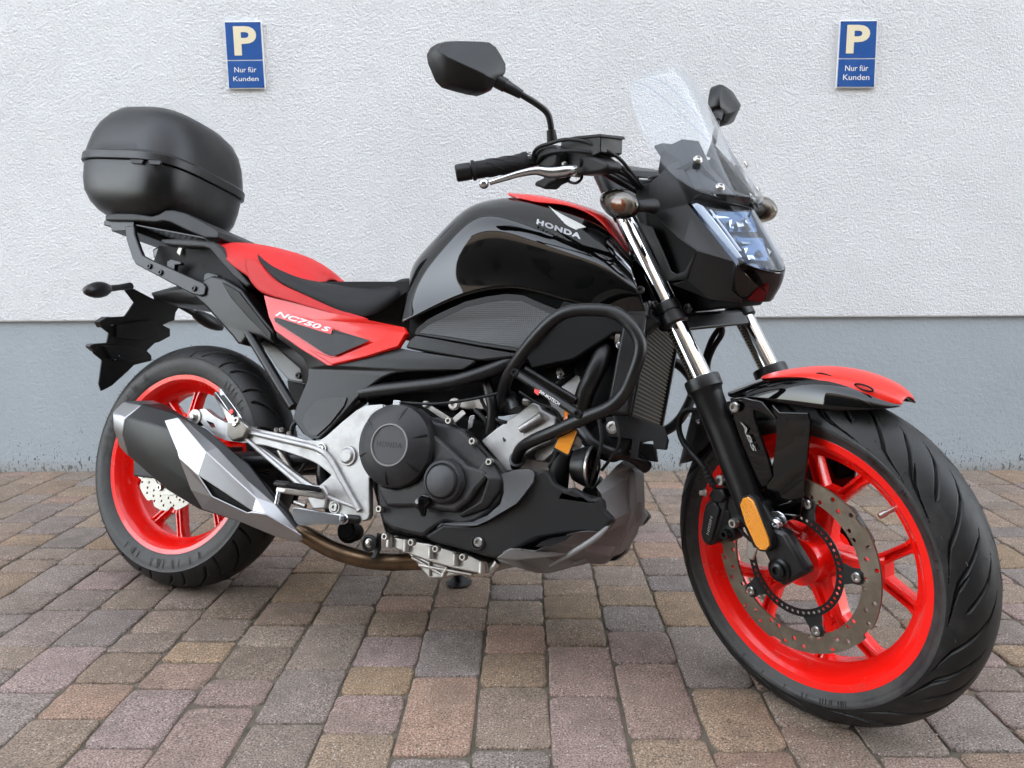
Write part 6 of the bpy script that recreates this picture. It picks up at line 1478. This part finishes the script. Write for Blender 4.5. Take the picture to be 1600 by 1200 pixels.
# keep the traced pixels: shift back along the view so the lever sits in front of the grip
def fwdU(px, py, s, dx):
    v = SI(U(px, py, s, True)); c = SI(RBi @ (CAM-TB)); d = (c-v); t = dx/d.x; return F(v+d*t)
lv = [fwdU(897, 264, .225, .03), fwdU(882, 268, .24, .035), fwdU(860, 270, .255, .04), fwdU(838, 267, .275, .045), fwdU(812, 271.5, .30, .045), fwdU(785, 279.5, .325, .042), fwdU(766, 285, .34, .04)]
tube('lever', lv, [.009, .011, .0105, .0075, .0062, .0055, .0050], 'polish', sw_, n=14)
bm = bmesh.new(); bmesh.ops.create_icosphere(bm, subdivisions=3, radius=.0098, matrix=Matrix.Translation(fwdU(756, 287, .349, .04))); link('lever_ball', bm, 'polish', sw_)
plate('pivot', [(884, 261), (898, 258), (902, 262), (898, 277), (888, 275)], .238, .016, 'alu', sw_, fr=True, bevel=.003)
bolts('bolt', [U(882, 258.5, .245, True)], 'alu', sw_, ax=FZ, r=.006)
cyl('master_cylinder', U(905, 255, .235, True), U(945, 252, .20, True), .009, 'satin', sw_)
cyl('piston_end', U(938, 250, .205, True), U(950, 252, .19, True), .006, 'satin2', sw_)
tube('wire', [U(884, 276, .235, True), U(890, 284, .235, True), U(900, 286, .235, True), U(908, 280, .22, True), U(910, 270, .21, True)], .0028, 'satin', sw_, n=8)
c1_ = [(836, 255, .262), (834, 240, .268), (842, 230, .27), (860, 224, .265), (884, 218, .26), (915, 222, .24), (945, 234, .22), (968, 248, .19), (985, 268, .16), (1003, 292, .12)]
tube('throttle_cable', [U(a, b, c, True) for a, b, c in c1_], .0036, 'satin', sw_, n=10)
c1_ = [(840, 254, .264), (848, 243, .268), (868, 237, .266), (900, 236, .25), (935, 242, .225), (962, 255, .19), (985, 275, .16), (1001, 295, .12)]
tube('throttle_cable', [U(a, b, c, True) for a, b, c in c1_], .0036, 'satin', sw_, n=10)
tube('brake_hose', [U(945, 260, .20, True), U(965, 266, .17, True), U(985, 278, .14, True), U(1004, 300, .10, True), U(1015, 330, .08, True)], .0055, 'satin', sw_, n=10)
for k_ in range(4): cyl('hose_ring', U(948+7*k_, 260+2*k_, .195-.012*k_, True), U(951+7*k_, 261+2*k_, .19-.012*k_, True), .0075, 'satin', sw_)
tube('wire_loom', [U(868, 262, .25, True), U(900, 270, .21, True), U(935, 268, .175, True), U(965, 280, .14, True), U(990, 296, .11, True)], .0045, 'satin', sw_, n=8)
# left controls, mirrored in rough
lc = empty_part('clutch_control', bike)
for nm, L, s, th in (('switch_pod', [(832, 238), (838, 229), (852, 225), (868, 228), (872, 242), (868, 262), (856, 268), (842, 264), (833, 254)], .262, .045), ('lever_perch', [(866, 232), (882, 230), (900, 245), (905, 262), (890, 270), (876, 270), (866, 256)], .235, .04)):
    o = plate(nm, L, s, th, 'satin2', lc, fr=True, bevel=.005)
    for v in o.data.vertices: v.co = flipy(v.co, True)
    o.data.flip_normals()
tube('lever', [flipy(v, True) for v in lv], [.009, .011, .0105, .0075, .0062, .0055, .0050], 'polish', lc, n=12)
cyl('bar_clamp', F(Vector((cl_.x-.001, -.035, cl_.z-.03))), F(Vector((cl_.x, -.035, cl_.z+.018))), .018, 'powder', hb); cyl('bar_clamp', F(Vector((cl_.x-.001, .035, cl_.z-.03))), F(Vector((cl_.x, .035, cl_.z+.018))), .018, 'powder', hb)
# ---------------- mirrors
mo = [(676, 80), (682, 68.5), (695, 65), (712, 64), (740, 64.5), (762, 66), (773, 74), (783, 90), (789, 102), (789, 115), (781, 124), (772, 133), (767, 142), (755, 146), (740, 143.5), (715, 137), (700, 132.5), (690, 122.5), (684, 108), (678, 94)]
ridge = [(684, 81), (700, 90), (730, 104), (755, 115), (775, 123)]
NK = SI(U(772, 122, .33, True)); XM = NK.x
def MP(a, b, d=0):                                       # on the mirror's own plane, which faces the rider
    dd_ = (a-800)*r2 - (b-600)*u2 + FPX*fwd; c = SI(RBi @ (CAM-TB)); dd_ = SMi @ (RBi @ dd_)
    al = R(20); nn = Vector((math.cos(al), -math.sin(al), 0)); t = (NK-c).dot(nn)/dd_.dot(nn); v = c+t*dd_; e = c-v
    return F(v+e*(d/e.dot(nn)))
for sg in (1, -1):
    mr = empty_part('mirror', bike)
    f_ = (lambda v: v) if sg > 0 else (lambda v: flipy(v, True))
    n = len(mo); c = sum([MP(a, b) for a, b in mo], Vector())/n; c = f_(c)
    P0 = [f_(MP(a, b)) for a, b in mo]
    bm = bmesh.new(); ring0 = [bm.verts.new(p-FX*.022) for p in P0]; ring1 = [bm.verts.new(p) for p in P0]
    ring2 = [bm.verts.new(c+(p-c)*.93+FX*.010) for p in P0]
    rd = [f_(MP(a, b, (.014, .026, .032, .030, .016)[i])) for i, (a, b) in enumerate(ridge)]
    rv_ = [bm.verts.new(p) for p in rd]
    for A1, B1 in ((ring0, ring1), (ring1, ring2)):
        for j in range(n): bm.faces.new((A1[j], A1[(j+1) % n], B1[(j+1) % n], B1[j]))
    def zip_strip(a, b):
        i = j = 0
        while i < len(a)-1 or j < len(b)-1:
            if j == len(b)-1 or (i < len(a)-1 and (i+1)/(len(a)-1) <= (j+1)/(len(b)-1)): bm.faces.new((a[i], a[i+1], b[j])); i += 1
            else: bm.faces.new((a[i], b[j+1], b[j])); j += 1
    zip_strip([ring2[i] for i in range(0, 12)], rv_); zip_strip([ring2[i % n] for i in range(11, 21)], rv_[::-1])
    link('mirror_shell', bm, 'satin2', mr, bevel=.003, angle=35)
    bm = bmesh.new(); bm.faces.new([bm.verts.new(c+(p-c)*.93-FX*.020) for p in P0]); link('glass', bm, 'mirror', mr, smooth=False)
    bm = bmesh.new(); bm.faces.new([bm.verts.new(c+(p-c)*.985-FX*.018) for p in P0]); link('back_plate', bm, 'satin', mr, smooth=False)
    S0 = f_(U(776, 126, .325, True)); S1 = f_(U(815, 148, .288, True))
    tube('neck', [S0-(S1-S0)*.15, S0, S0.lerp(S1, .35), S0.lerp(S1, .38), S1], [.013, .0135, .013, .0115, .0085], 'satin2', mr, n=16, smooth=False)
    tube('stem', [S1, f_(U(842, 165, .262, True)), f_(U(855, 177, .248, True)), f_(U(860, 192, .242, True)), f_(U(862, 214, .235, True))], .0062, 'powder', mr, n=14)
    tube('stem_boot', [f_(U(861, 203, .24, True)), f_(U(863, 221, .235, True))], [.0085, .0105], 'satin', mr, smooth=False)
